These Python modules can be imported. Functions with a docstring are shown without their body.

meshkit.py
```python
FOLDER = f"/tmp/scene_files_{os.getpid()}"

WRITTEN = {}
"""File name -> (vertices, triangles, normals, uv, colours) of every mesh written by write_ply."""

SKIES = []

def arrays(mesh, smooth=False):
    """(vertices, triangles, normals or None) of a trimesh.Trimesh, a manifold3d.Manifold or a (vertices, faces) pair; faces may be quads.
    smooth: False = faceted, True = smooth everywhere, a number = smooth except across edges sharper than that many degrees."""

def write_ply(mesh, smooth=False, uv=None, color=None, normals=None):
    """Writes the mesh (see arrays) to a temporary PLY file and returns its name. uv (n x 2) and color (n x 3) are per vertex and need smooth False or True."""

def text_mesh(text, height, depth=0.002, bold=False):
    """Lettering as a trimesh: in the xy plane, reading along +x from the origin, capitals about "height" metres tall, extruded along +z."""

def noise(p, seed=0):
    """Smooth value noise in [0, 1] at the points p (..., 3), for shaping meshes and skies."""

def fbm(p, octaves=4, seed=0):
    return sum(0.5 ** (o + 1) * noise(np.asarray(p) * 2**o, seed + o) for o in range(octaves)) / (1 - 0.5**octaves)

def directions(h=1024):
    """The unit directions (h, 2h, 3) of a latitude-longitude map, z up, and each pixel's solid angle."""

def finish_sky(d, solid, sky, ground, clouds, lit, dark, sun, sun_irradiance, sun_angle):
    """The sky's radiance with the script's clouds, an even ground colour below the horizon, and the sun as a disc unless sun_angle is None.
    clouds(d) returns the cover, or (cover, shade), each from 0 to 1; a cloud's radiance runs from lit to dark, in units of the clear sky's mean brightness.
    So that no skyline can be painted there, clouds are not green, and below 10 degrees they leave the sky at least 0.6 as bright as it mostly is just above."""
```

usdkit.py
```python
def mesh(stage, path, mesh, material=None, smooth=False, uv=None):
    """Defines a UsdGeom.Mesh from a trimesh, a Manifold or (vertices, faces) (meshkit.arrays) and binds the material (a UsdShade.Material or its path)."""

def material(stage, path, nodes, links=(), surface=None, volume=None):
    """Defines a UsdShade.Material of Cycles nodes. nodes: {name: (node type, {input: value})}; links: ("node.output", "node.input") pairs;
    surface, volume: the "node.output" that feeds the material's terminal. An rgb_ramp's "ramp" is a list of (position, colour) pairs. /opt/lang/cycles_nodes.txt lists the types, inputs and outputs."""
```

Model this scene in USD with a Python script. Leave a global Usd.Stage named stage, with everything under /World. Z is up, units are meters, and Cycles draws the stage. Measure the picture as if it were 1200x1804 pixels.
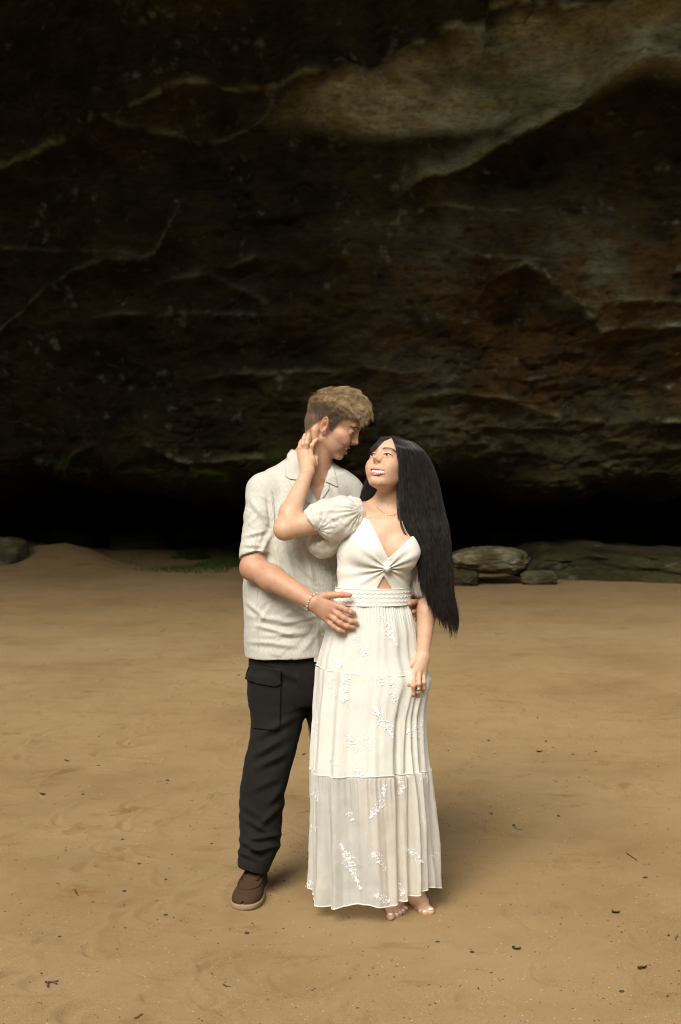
import math, random
import numpy as np
import trimesh
import usdkit, meshkit
from pxr import Gf, Sdf, Usd, UsdGeom, UsdLux, UsdShade, Vt

stage = Usd.Stage.CreateInMemory()
UsdGeom.SetStageUpAxis(stage, UsdGeom.Tokens.z)
UsdGeom.SetStageMetersPerUnit(stage, 1.0)
UsdGeom.Xform.Define(stage, '/World')

# ---------------------------------------------------------------- camera, sky, sun, exposure
EYE = 1.54            # lens height
FPX = 2300.0          # focal length in pixels of a 1200 px wide picture
HORIZON = 830.0       # row of the horizon in that picture (centre row is 902)
EXPOSURE = 1.36
SUN_ELEV, SUN_AZ = math.radians(43), math.radians(200)      # towards the sun, azimuth from +y to +x
SKY_STRENGTH, SUN_INTENSITY, SUN_ANGLE = 0.10, 0.40, 30.0
cam = UsdGeom.Camera.Define(stage, '/World/camera')
cam.CreateHorizontalApertureAttr(24.0)
cam.CreateVerticalApertureAttr(24.0 * 1024 / 681)
cam.CreateFocalLengthAttr(FPX / 1200 * 24.0)
cam.CreateVerticalApertureOffsetAttr(-(902 - HORIZON) / 1200 * 24.0)
cam.CreateFStopAttr(5.6)
cam.CreateFocusDistanceAttr(4.52)
cam.CreateClippingRangeAttr(Gf.Vec2f(0.05, 2000.0))
cam.CreateExposureAttr(EXPOSURE)
_x = UsdGeom.Xformable(cam)
_x.AddTranslateOp().Set(Gf.Vec3d(0, 0, EYE))
_x.AddRotateXYZOp().Set(Gf.Vec3f(90, 0, 0))

sky_mat = usdkit.material(stage, '/World/Looks/sky_air', {
    's': ('sky_texture', {'sky_type': 'single_scattering', 'sun_disc': False, 'sun_elevation': SUN_ELEV,
                          'sun_rotation': SUN_AZ, 'aerosol_density': 2.0}),
    'm': ('mix', {'mix_type': 'mix', 'fac': 0.55, 'color2': (6.5, 6.2, 5.6)}),
    'b': ('background_shader', {'strength': SKY_STRENGTH})},
    [('s.color', 'm.color1'), ('m.color', 'b.color')], surface='b.background')
dome = UsdLux.DomeLight.Define(stage, '/World/sky')
dome.GetPrim().SetCustomDataByKey('kind', 'structure')
UsdShade.MaterialBindingAPI.Apply(dome.GetPrim()).Bind(sky_mat)
sun = UsdLux.DistantLight.Define(stage, '/World/sun')
sun.CreateIntensityAttr(SUN_INTENSITY)
sun.CreateAngleAttr(SUN_ANGLE)
sun.CreateNormalizeAttr(True)
sun.CreateColorAttr(Gf.Vec3f(1.0, 0.97, 0.92))
_s = np.array([math.sin(SUN_AZ) * math.cos(SUN_ELEV), math.cos(SUN_AZ) * math.cos(SUN_ELEV), math.sin(SUN_ELEV)])
def look_matrix(direction):
    z = np.asarray(direction, float); z = z / np.linalg.norm(z)
    x = np.cross([0, 0, 1.0], z); x /= np.linalg.norm(x)
    y = np.cross(z, x)
    return Gf.Matrix4d(*x, 0, *y, 0, *z, 0, 0, 0, 0, 1)
UsdGeom.Xformable(sun).AddTransformOp().Set(look_matrix(_s))

# ---------------------------------------------------------------- small helpers
rng = np.random.default_rng(7)
def W(px, py, d):
    """the point that the photograph shows at (px, py), d metres in front of the lens"""
    return np.array([(px - 600.0) / FPX * d, d, EYE - (py - HORIZON) / FPX * d])
def sm(a, b, x):
    t = np.clip((np.asarray(x, float) - a) / (b - a), 0, 1)
    return t * t * (3 - 2 * t)
def gauss(x, s):
    return np.exp(-(np.asarray(x) / s) ** 2)
def norm(v):
    v = np.asarray(v, float)
    return v / np.linalg.norm(v)
_count = {}
def numbered(path):
    n = _count.get(path, 0); _count[path] = n + 1
    return path if n == 0 else f'{path}_{n:03d}'
def tag(prim, label=None, cat=None, group=None, kind=None):
    for k, v in (('label', label), ('category', cat), ('group', group), ('kind', kind)):
        if v:
            prim.SetCustomDataByKey(k, v)
def thing(name, label, cat, loc=(0, 0, 0), group=None):
    x = UsdGeom.Xform.Define(stage, numbered('/World/' + name))
    x.AddTranslateOp().Set(Gf.Vec3d(*map(float, loc)))
    tag(x.GetPrim(), label, cat, group)
    x.GetPrim()  # parts are written in world coordinates and moved back by the thing's base
    return x.GetPrim()
BASES = {}
def obj(name, mesh, mat, parent=None, smooth=True, label=None, cat=None, group=None, kind=None, uv=None, tint=None, base=None):
    path = numbered((str(parent.GetPath()) if parent else '/World') + '/' + name)
    v, f = (np.array(mesh.vertices), np.array(mesh.faces)) if hasattr(mesh, 'vertices') else (np.asarray(mesh[0], float), np.asarray(mesh[1], int))
    if base is not None:
        v = v - np.asarray(base)
    m = usdkit.mesh(stage, path, (v, f), mat, smooth=smooth, uv=uv)
    m.CreateDoubleSidedAttr(True)
    if tint is not None:
        UsdGeom.PrimvarsAPI(m).CreatePrimvar('tint', Sdf.ValueTypeNames.Color3fArray, 'vertex').Set(Vt.Vec3fArray.FromNumpy(np.asarray(tint, np.float32)))
    tag(m.GetPrim(), label, cat, group, kind)
    return m.GetPrim()
def curves(name, strands, widths, mat, parent=None, base=None, label=None, kind=None):
    """strands: (n, k, 3); widths: (k,) or (n, k)"""
    path = numbered((str(parent.GetPath()) if parent else '/World') + '/' + name)
    n, k, _ = strands.shape
    c = UsdGeom.BasisCurves.Define(stage, path)
    c.CreateTypeAttr('linear')
    pts = strands.reshape(-1, 3) - (0 if base is None else np.asarray(base))
    c.CreatePointsAttr(Vt.Vec3fArray.FromNumpy(pts.astype(np.float32)))
    c.CreateCurveVertexCountsAttr(Vt.IntArray.FromNumpy(np.full(n, k, np.int32)))
    w = np.broadcast_to(widths, (n, k)).astype(np.float32).ravel()
    c.CreateWidthsAttr(Vt.FloatArray.FromNumpy(w.copy()))
    c.SetWidthsInterpolation('vertex')
    UsdShade.MaterialBindingAPI.Apply(c.GetPrim()).Bind(mat)
    tag(c.GetPrim(), label, kind=kind)
    return c.GetPrim()
def fbm(p, octaves=4, seed=0, gain=0.5, lac=2.03):
    p = np.asarray(p, float); out = 0; a = 1; tot = 0
    for o in range(octaves):
        out = out + a * (meshkit.noise(p, seed + o * 17) - 0.5); tot += a
        p = p * lac; a *= gain
    return out / tot * 2
def grid_faces(nr, nc, wrap=False):
    i, j = np.meshgrid(np.arange(nr - 1), np.arange(nc if wrap else nc - 1), indexing='ij')
    j2 = (j + 1) % nc
    return np.stack([i * nc + j, i * nc + j2, (i + 1) * nc + j2, (i + 1) * nc + j], -1).reshape(-1, 4)
def tris(q):
    return np.vstack([q[:, [0, 1, 2]], q[:, [0, 2, 3]]])
def axis(*spans):
    """graded grid lines: (start, stop, step) spans joined"""
    out = []
    for a, b, s in spans:
        n = max(1, int(round((b - a) / s)))
        out.append(np.linspace(a, b, n + 1)[:-1])
    out.append([spans[-1][1]])
    return np.concatenate(out)

# ---------------------------------------------------------------- signed-distance modelling of soft bodies
class Field:
    """smooth union / subtraction of rounded primitives, evaluated block by block and turned into one mesh by surface nets"""
    def __init__(self):
        self.p = []
    def add(self, f, lo, hi, k, op=1):
        self.p.append((f, np.asarray(lo, float), np.asarray(hi, float), float(k), op))
    def cap(self, a, b, ra, rb=None, k=0.01, op=1, fr=None):
        rb = ra if rb is None else rb
        a, b = np.asarray(a, float), np.asarray(b, float)
        if fr: a, b, ra, rb, k = fr.pt(a), fr.pt(b), ra * fr.s, rb * fr.s, k * fr.s
        ba = b - a; l2 = max(float(ba @ ba), 1e-12)
        def f(p):
            h = np.clip((p - a) @ ba / l2, 0, 1)
            return np.linalg.norm(p - a - h[:, None] * ba, axis=1) - (ra + h * (rb - ra))
        r = max(ra, rb)
        self.add(f, np.minimum(a, b) - r, np.maximum(a, b) + r, k, op)
    def chain(self, pts, radii, k=0.005, op=1, fr=None):
        for i in range(len(pts) - 1):
            self.cap(pts[i], pts[i + 1], radii[i], radii[i + 1], k, op, fr)
    def ell(self, c, r, R=None, k=0.01, op=1, fr=None):
        c, r = np.asarray(c, float), np.asarray(r, float) * np.ones(3)
        R = np.eye(3) if R is None else np.asarray(R, float)
        if fr: c, r, k, R = fr.pt(c), r * fr.s, k * fr.s, R @ fr.R
        def f(p):
            q = (p - c) @ R.T
            k0 = np.linalg.norm(q / r, axis=1); k1 = np.linalg.norm(q / (r * r), axis=1)
            return k0 * (k0 - 1) / np.maximum(k1, 1e-9)
        e = np.sqrt(((R.T * r) ** 2).sum(1))
        self.add(f, c - e, c + e, k, op)
    def column(self, rows, n=2.3, k=0.02, op=1, ends=0.015):
        """rows: z, cx, cy, rx, ry, turn(deg)"""
        rows = np.array(sorted(rows), float)
        z0, z1 = rows[0, 0], rows[-1, 0]
        from scipy.interpolate import PchipInterpolator
        it = PchipInterpolator(rows[:, 0], rows[:, 1:])
        def f(p):
            v = it(np.clip(p[:, 2], z0, z1))
            t = np.radians(v[:, 4]); c, s = np.cos(t), np.sin(t)
            dx, dy = p[:, 0] - v[:, 0], p[:, 1] - v[:, 1]
            x, y = np.abs(c * dx + s * dy) / v[:, 2], np.abs(-s * dx + c * dy) / v[:, 3]
            d = ((x ** n + y ** n) ** (1 / n) - 1) * np.minimum(v[:, 2], v[:, 3])
            e = np.maximum(z0 - p[:, 2], p[:, 2] - z1)
            h = np.maximum(ends - np.abs(d - e), 0) / ends
            return np.maximum(d, e) + h * h * ends / 4
        m = np.maximum(rows[:, 3], rows[:, 4])
        lo = np.array([(rows[:, 1] - m).min(), (rows[:, 2] - m).min(), z0]); hi = np.array([(rows[:, 1] + m).max(), (rows[:, 2] + m).max(), z1])
        self.add(f, lo, hi, k, op)
    def half(self, point, normal, lo, hi, k=0.004):
        """cut away everything on the side the normal points to, inside the box lo..hi"""
        point, normal = np.asarray(point, float), norm(normal)
        lo, hi = np.asarray(lo, float), np.asarray(hi, float)
        def f(p):
            d = -((p - point) @ normal)
            q = np.maximum(lo - p, p - hi).max(1)
            return np.maximum(d, q)
        self.add(f, lo, hi, k, -1)
    @staticmethod
    def combine(d, e, k, op):
        if op > 0:
            h = np.maximum(k - np.abs(d - e), 0) / k
            return np.minimum(d, e) - h * h * k / 4
        e = -e
        h = np.maximum(k - np.abs(d - e), 0) / k
        return np.maximum(d, e) + h * h * k / 4
    def __call__(self, p, prims=None):
        d = np.full(len(p), 1.0)
        for f, lo, hi, k, op in (self.p if prims is None else prims):
            d = self.combine(d, f(p), max(k, 1e-6), op)
        return d
    def mesh(self, xs, ys, zs, B=12):
        F = np.full((len(xs), len(ys), len(zs)), 1.0, np.float32)
        for i in range(0, len(xs), B):
            X = xs[i:i + B]
            for j in range(0, len(ys), B):
                Y = ys[j:j + B]
                for l in range(0, len(zs), B):
                    Z = zs[l:l + B]
                    lo, hi = np.array([X[0], Y[0], Z[0]]), np.array([X[-1], Y[-1], Z[-1]])
                    use = [q for q in self.p if (q[1] - q[3] - 0.012 < hi).all() and (q[2] + q[3] + 0.012 > lo).all()]
                    if not any(q[4] > 0 for q in use):
                        continue
                    g = np.stack(np.meshgrid(X, Y, Z, indexing='ij'), -1).reshape(-1, 3)
                    F[i:i + B, j:j + B, l:l + B] = self(g, use).reshape(len(X), len(Y), len(Z))
        return surface_nets(F, xs, ys, zs)
def surface_nets(F, xs, ys, zs):
    S = F < 0
    n = [a - 1 for a in F.shape]
    cnt = np.zeros(n, np.uint8)
    corners = [(a, b, c) for a in (0, 1) for b in (0, 1) for c in (0, 1)]
    for a, b, c in corners:
        cnt += S[a:a + n[0], b:b + n[1], c:c + n[2]]
    act = (cnt > 0) & (cnt < 8)
    I = np.argwhere(act)
    ids = np.full(n, -1, np.int64); ids[act] = np.arange(len(I))
    val = np.stack([F[I[:, 0] + a, I[:, 1] + b, I[:, 2] + c] for a, b, c in corners], 1).astype(float)
    pos = np.array(corners, float)
    acc = np.zeros((len(I), 3)); num = np.zeros(len(I))
    for a in range(8):
        for b in range(a + 1, 8):
            if np.abs(pos[a] - pos[b]).sum() != 1: continue
            va, vb = val[:, a], val[:, b]
            m = (va < 0) != (vb < 0)
            t = np.where(m, va / np.where(m, va - vb, 1), 0)
            acc += m[:, None] * (pos[a] + t[:, None] * (pos[b] - pos[a])); num += m
    loc = acc / num[:, None]
    out = np.stack([g[I[:, d]] + loc[:, d] * (g[I[:, d] + 1] - g[I[:, d]]) for d, g in enumerate((xs, ys, zs))], 1)
    faces = []
    for d in range(3):
        e, u = (d + 1) % 3, (d + 2) % 3
        sl0 = [slice(None)] * 3; sl1 = [slice(None)] * 3
        sl0[d] = slice(0, -1); sl1[d] = slice(1, None)
        for x in (e, u):
            sl0[x] = slice(1, -1); sl1[x] = slice(1, -1)
        A, Bm = S[tuple(sl0)], S[tuple(sl1)]
        for flip, m in ((False, A & ~Bm), (True, ~A & Bm)):
            J = np.argwhere(m)
            if not len(J): continue
            J[:, e] += 1; J[:, u] += 1
            q = []
            for de, du in ((1, 1), (0, 1), (0, 0), (1, 0)):
                K = J.copy(); K[:, e] -= de; K[:, u] -= du
                q.append(ids[K[:, 0], K[:, 1], K[:, 2]])
            q = np.stack(q, 1)
            faces.append(q[:, ::-1] if flip else q)
    q = np.vstack(faces)
    q = q[(q >= 0).all(1)]
    return out, tris(q)
class Frame:
    """local axes: R rows are the local x, y, z directions in the world; s metres per local unit"""
    def __init__(self, o, R, s=1.0):
        self.o, self.R, self.s = np.asarray(o, float), np.asarray(R, float), s
    def pt(self, q):
        return self.o + (np.asarray(q, float) * self.s) @ self.R
    def loc(self, p):
        return (np.asarray(p) - self.o) @ self.R.T / self.s
def vnormals(v, f):
    return meshkit.arrays((v, f), True)[2]
def march(field, px, py, d0=4.0, d1=5.3, n=70):
    """depth at which the rays through the given picture points first meet the field (nan where they miss)"""
    px, py = np.asarray(px, float), np.asarray(py, float)
    ds = np.linspace(d0, d1, n)
    dirs = np.stack([(px - 600) / FPX, np.ones_like(px), -(py - HORIZON) / FPX], -1)
    eye = np.array([0, 0, EYE])
    P = eye + dirs[:, None, :] * ds[None, :, None]
    S = field(P.reshape(-1, 3)).reshape(len(px), n)
    inside = S < 0
    hit = inside.any(1); i = np.argmax(inside, 1)
    i0 = np.maximum(i - 1, 0); r = np.arange(len(px))
    a, b = S[r, i0], S[r, i]
    t = np.where(i > 0, a / np.where(a != b, a - b, 1), 0)
    return np.where(hit, ds[i0] + t * (ds[i] - ds[i0]), np.nan)
def poly_grid(poly, step=2.0):
    """triangulated fill of a picture polygon with points about step pixels apart: (n,2) points, faces"""
    import shapely
    from shapely.geometry import Polygon
    from scipy.spatial import Delaunay
    P = Polygon(poly)
    L = P.exterior.length
    edge = np.array([P.exterior.interpolate(t).coords[0] for t in np.linspace(0, L, max(8, int(L / step)), endpoint=False)])
    x0, y0, x1, y1 = P.bounds
    gx, gy = np.meshgrid(np.arange(x0, x1, step), np.arange(y0, y1, step))
    gx = gx + (np.arange(gx.shape[0]) % 2 * step / 2)[:, None]
    g = np.stack([gx.ravel(), gy.ravel()], 1)
    g = g[shapely.contains_xy(P.buffer(-step * 0.45), g[:, 0], g[:, 1])]
    pts = np.vstack([edge, g])
    f = Delaunay(pts).simplices
    c = pts[f].mean(1)
    f = f[shapely.contains_xy(P.buffer(0.01), c[:, 0], c[:, 1])]
    return pts, f, len(edge)
def drape(field, poly, lift=0.004, thick=0.003, step=2.0, bulge=None, d0=4.0, d1=5.3):
    """a piece of cloth (closed thin solid) laid on the field inside a picture polygon, seen from the lens; lift: metres towards the lens or f(points)"""
    pts, f, ne = poly_grid(poly, step)
    d = march(field, pts[:, 0], pts[:, 1], d0, d1)
    ok = ~np.isnan(d)
    if not ok.all():
        from scipy.interpolate import NearestNDInterpolator
        d = np.where(ok, d, NearestNDInterpolator(pts[ok], d[ok])(pts))
    l = lift(pts) if callable(lift) else lift
    def at(dd):
        return np.stack([(pts[:, 0] - 600) / FPX * dd, dd, EYE - (pts[:, 1] - HORIZON) / FPX * dd], 1)
    top, bot = at(d - l), at(d - l + thick)
    n = len(pts)
    a, b, c = (pts[f[:, i]] for i in range(3))
    cr = (b[:, 0] - a[:, 0]) * (c[:, 1] - a[:, 1]) - (b[:, 1] - a[:, 1]) * (c[:, 0] - a[:, 0])
    f = np.where((cr > 0)[:, None], f, f[:, ::-1])    # seen from the lens: counter-clockwise in y-down is clockwise
    e = np.arange(ne); e2 = (e + 1) % ne
    side = tris(np.stack([e, e2, e2 + n, e + n], 1))
    return np.vstack([top, bot]), np.vstack([f, f[:, ::-1] + n, side])
# ---------------------------------------------------------------- materials of the place
def attr_nodes():
    return {'a': ('attribute', {'attribute': 'tint'})}
def M_sand():
    return usdkit.material(stage, '/World/Looks/sand', {
        'g': ('geometry', {}),
        'n1': ('noise_texture', {'scale': 0.7, 'detail': 5.0, 'roughness': 0.6}),
        'r1': ('rgb_ramp', {'ramp': [(0.3, (0.192, 0.122, 0.053)), (0.5, (0.236, 0.157, 0.072)), (0.72, (0.256, 0.175, 0.084))]}),
        'n2': ('noise_texture', {'scale': 260.0, 'detail': 3.0, 'roughness': 0.7}),
        'r2': ('rgb_ramp', {'ramp': [(0.30, (0.62, 0.60, 0.58)), (0.5, (1, 1, 1)), (0.66, (1.15, 1.15, 1.16)), (0.74, (1.5, 1.5, 1.45))]}),
        'm1': ('mix', {'mix_type': 'multiply', 'fac': 0.8}),
        'n3': ('noise_texture', {'scale': 5.0, 'detail': 6.0, 'roughness': 0.65}),
        'r3': ('rgb_ramp', {'ramp': [(0.30, (0.86, 0.83, 0.78)), (0.5, (1, 1, 1)), (0.7, (1.05, 1.05, 1.04))]}),
        'm2': ('mix', {'mix_type': 'multiply', 'fac': 0.7}),
        'mp4': ('mapping', {'scale': (1.5, 3.2, 1.0)}), 'n4': ('noise_texture', {'scale': 1.6, 'detail': 5.0, 'roughness': 0.62}),
        'r4': ('rgb_ramp', {'ramp': [(0.60, (1, 1, 1)), (0.70, (0.80, 0.70, 0.55))]}), 'm4': ('mix', {'mix_type': 'multiply', 'fac': 0.9}),
        'v': ('voronoi_texture', {'scale': 55.0, 'randomness': 1.0}),
        'rv': ('rgb_ramp', {'ramp': [(0.0, (0, 0, 0)), (0.055, (0, 0, 0)), (0.085, (1, 1, 1))]}),
        'wn': ('rgb_ramp', {'ramp': [(0.0, (0.05, 0.045, 0.035)), (0.45, (0.09, 0.07, 0.045)), (0.6, (0.5, 0.42, 0.30)), (1.0, (0.72, 0.66, 0.55))]}),
        'sv': ('separate_color', {'color_type': 'rgb'}),
        'm3': ('mix', {'mix_type': 'mix'}),
        'b1': ('bump', {'strength': 0.35, 'distance': 0.004}),
        'p': ('principled_bsdf', {'roughness': 0.95, 'specular_ior_level': 0.15, 'diffuse_roughness': 0.6})},
        [('g.position', 'n1.vector'), ('g.position', 'n2.vector'), ('g.position', 'n3.vector'), ('g.position', 'v.vector'),
         ('n1.fac', 'r1.fac'), ('n2.fac', 'r2.fac'), ('r1.color', 'm1.color1'), ('r2.color', 'm1.color2'),
         ('n3.fac', 'r3.fac'), ('m1.color', 'm2.color1'), ('r3.color', 'm2.color2'),
         ('v.distance', 'rv.fac'), ('v.color', 'sv.color'), ('sv.r', 'wn.fac'), ('rv.color', 'm3.fac'), ('wn.color', 'm3.color1'), ('g.position', 'mp4.vector'), ('mp4.vector', 'n4.vector'), ('n4.fac', 'r4.fac'), ('m2.color', 'm4.color1'), ('r4.color', 'm4.color2'), ('m4.color', 'm3.color2'),
         ('n2.fac', 'b1.height'), ('b1.normal', 'p.normal'), ('m3.color', 'p.base_color')], surface='p.BSDF')
def M_rock(name, tinted=True, dark=1.0):
    """weathered sandstone: tint (red) = how pale the face is, painted light included, (green) = moss, (blue) = rust"""
    nodes = {
        'g': ('geometry', {}), 'a': ('attribute', {'attribute': 'tint'}), 's': ('separate_color', {'color_type': 'rgb'}),
        'mp': ('mapping', {'scale': (0.55, 0.55, 1.7)}),
        'n1': ('noise_texture', {'scale': 1.3, 'detail': 8.0, 'roughness': 0.66}),
        'r1': ('rgb_ramp', {'ramp': [(0.30, (0.012, 0.010, 0.006)), (0.48, (0.030, 0.022, 0.011)), (0.66, (0.062, 0.042, 0.019))]}),
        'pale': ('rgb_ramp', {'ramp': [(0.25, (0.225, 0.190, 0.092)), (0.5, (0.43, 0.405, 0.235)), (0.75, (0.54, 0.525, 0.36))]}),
        'm1': ('mix', {'mix_type': 'mix'}),
        'n2': ('noise_texture', {'scale': 2.2, 'detail': 6.0, 'roughness': 0.6}),
        'rr': ('rgb_ramp', {'ramp': [(0.40, (0, 0, 0)), (0.62, (1, 1, 1))]}),
        'mr': ('math', {'math_type': 'multiply'}),
        'm2': ('mix', {'mix_type': 'mix', 'color2': (0.095, 0.052, 0.014)}),
        'n3': ('noise_texture', {'scale': 2.0, 'detail': 7.0, 'roughness': 0.72}),
        'rl': ('rgb_ramp', {'ramp': [(0.54, (0, 0, 0)), (0.62, (0.60, 0.60, 0.60))]}),
        'v3': ('voronoi_texture', {'scale': 5.5}),
        'rv': ('rgb_ramp', {'ramp': [(0.2, (1, 1, 1)), (0.5, (0, 0, 0))]}),
        'ml': ('math', {'math_type': 'multiply'}),
        'm3': ('mix', {'mix_type': 'mix', 'color2': (0.21, 0.235, 0.165)}),
        'm4': ('mix', {'mix_type': 'mix', 'color2': (0.050, 0.075, 0.012)}),
        'n5': ('noise_texture', {'scale': 14.0, 'detail': 6.0, 'roughness': 0.7}),
        'r5': ('rgb_ramp', {'ramp': [(0.3, (0.5, 0.5, 0.5)), (0.5, (1, 1, 1)), (0.75, (1.35, 1.35, 1.3))]}),
        'm5': ('mix', {'mix_type': 'multiply', 'fac': 1.0}),
        'md': ('mix', {'mix_type': 'multiply', 'fac': 1.0, 'color2': (dark, dark, dark)}),
        'b': ('bump', {'strength': 0.8, 'distance': 0.06}),
        'p': ('principled_bsdf', {'roughness': 0.9, 'specular_ior_level': 0.15})}
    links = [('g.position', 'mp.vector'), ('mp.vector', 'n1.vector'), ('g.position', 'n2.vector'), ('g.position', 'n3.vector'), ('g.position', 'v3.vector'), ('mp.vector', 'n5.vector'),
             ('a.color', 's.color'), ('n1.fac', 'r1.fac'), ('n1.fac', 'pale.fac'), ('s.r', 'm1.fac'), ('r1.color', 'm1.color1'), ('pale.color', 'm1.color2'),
             ('n2.fac', 'rr.fac'), ('rr.color', 'mr.value1'), ('s.b', 'mr.value2'), ('mr.value', 'm2.fac'), ('m1.color', 'm2.color1'),
             ('n3.fac', 'rl.fac'), ('v3.distance', 'rv.fac'), ('rl.color', 'ml.value1'), ('rv.color', 'ml.value2'), ('ml.value', 'm3.fac'), ('m2.color', 'm3.color1'),
             ('s.g', 'm4.fac'), ('m3.color', 'm4.color1'), ('n5.fac', 'r5.fac'), ('m4.color', 'm5.color1'), ('r5.color', 'm5.color2'),
             ('m5.color', 'md.color1'), ('md.color', 'p.base_color'), ('n5.fac', 'b.height'), ('b.normal', 'p.normal')]
    return usdkit.material(stage, '/World/Looks/' + name, nodes, links, surface='p.BSDF')
SAND, ROCK = M_sand(), M_rock('sandstone')
def M_flat(name, color, rough=0.8, spec=0.3, **kw):
    return usdkit.material(stage, '/World/Looks/' + name, {'p': ('principled_bsdf', {'base_color': color, 'roughness': rough, 'specular_ior_level': spec, **kw})}, surface='p.BSDF')

# ---------------------------------------------------------------- sand floor
def ground_z(x, y):
    x, y = np.asarray(x, float), np.asarray(y, float)
    z = 0.012 * fbm(np.stack([x * 0.8, y * 0.8, 0 * x], -1), 3, 3)
    z = z + 0.008 * fbm(np.stack([x * 3.1, y * 3.1, 0 * x + 5], -1), 3, 11)
    near = sm(3.2, 4.0, y) * sm(6.0, 5.0, y) * sm(1.2, .7, np.abs(x))
    z = z * (1 - near * 0.9)
    for px, py, ax, ay, a in [(431, 1570, 0.068, 0.165, -9), (699, 1603, 0.055, 0.085, 10), (745, 1598, 0.058, 0.090, -12)]:   # sand pushed up round the feet
        d = EYE * FPX / (py - HORIZON); cx, cy = (px - 600) / FPX * d, d
        t = math.radians(a); u, v = (x - cx) * math.cos(t) + (y - cy) * math.sin(t), -(x - cx) * math.sin(t) + (y - cy) * math.cos(t)
        q = np.sqrt((u / ax) ** 2 + (v / ay) ** 2)
        z = z + 0.008 * np.exp(-((q - 1.12) / 0.22) ** 2) * (0.7 + 0.6 * meshkit.noise(np.stack([x * 22, y * 22, 0 * x], -1), 3))
    far = sm(15, 24, y)
    z = z + 0.022 * np.clip(y - 16 - 0.25 * x, 0, 10) * (0.8 + 0.8 * fbm(np.stack([x * .5, y * .3, 0 * x + 4], -1), 3, 15))
    z = z + 0.30 * far * fbm(np.stack([x * 0.35, y * 0.35, 0 * x + 2], -1), 3, 5) * 0.5
    for px, py, d, r, h in [(120, 1010, 20.5, 0.55, 0.26), (70, 1005, 20.8, 0.35, 0.17), (165, 1020, 19.8, 0.4, 0.13), (830, 1215, 8.9, 0.22, 0.05), (250, 1030, 19.0, .7, .05)]:
        c = W(px, py, d)
        dd = ((x - c[0]) / r) ** 2 + ((y - c[1]) / (r * 1.6)) ** 2
        z = z + h * np.exp(-dd) * (1 + 0.35 * fbm(np.stack([x * 4, y * 4, 0 * x], -1), 3, 9))
    return z
_prints = []
_r = np.random.default_rng(21)
for _ in range(420):
    yy = 3.4 + 13 * _r.random() ** 1.3
    xx = (_r.random() - 0.5) * 0.62 * yy
    if abs(xx) < 0.5 and 4.2 < yy < 5.2: continue
    _prints.append((xx, yy, _r.random() * 3.14, 0.012 + 0.02 * _r.random(), 0.04 + 0.10 * _r.random(), 0.005 + 0.013 * _r.random()))
def prints_z(x, y):
    z = np.zeros_like(x)
    for cx, cy, a, wd, ln, dp in _prints:
        m = (np.abs(x - cx) < 0.5) & (np.abs(y - cy) < 0.5)
        if not m.any(): continue
        dx, dy = x[m] - cx, y[m] - cy
        u, v = dx * math.cos(a) + dy * math.sin(a), -dx * math.sin(a) + dy * math.cos(a)
        v = v + 0.6 * u * u / ln
        q = (u / ln) ** 2 + (v / wd) ** 2
        z[m] += dp * (-np.exp(-q) + 0.55 * np.exp(-((np.sqrt(q) - 1.6) / 0.5) ** 2))
    return z
_gx = np.concatenate([-np.geomspace(80, 2.6, 40), axis((-2.5, 2.5, 0.0125)), np.geomspace(2.6, 80, 40)])
_gy = np.concatenate([-np.geomspace(60, 1, 24), axis((-0.9, 3.2, 0.4), (3.21, 7.0, 0.0125), (7.01, 12, 0.03), (12.02, 26, 0.1)), np.geomspace(26.3, 90, 14)])
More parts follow.
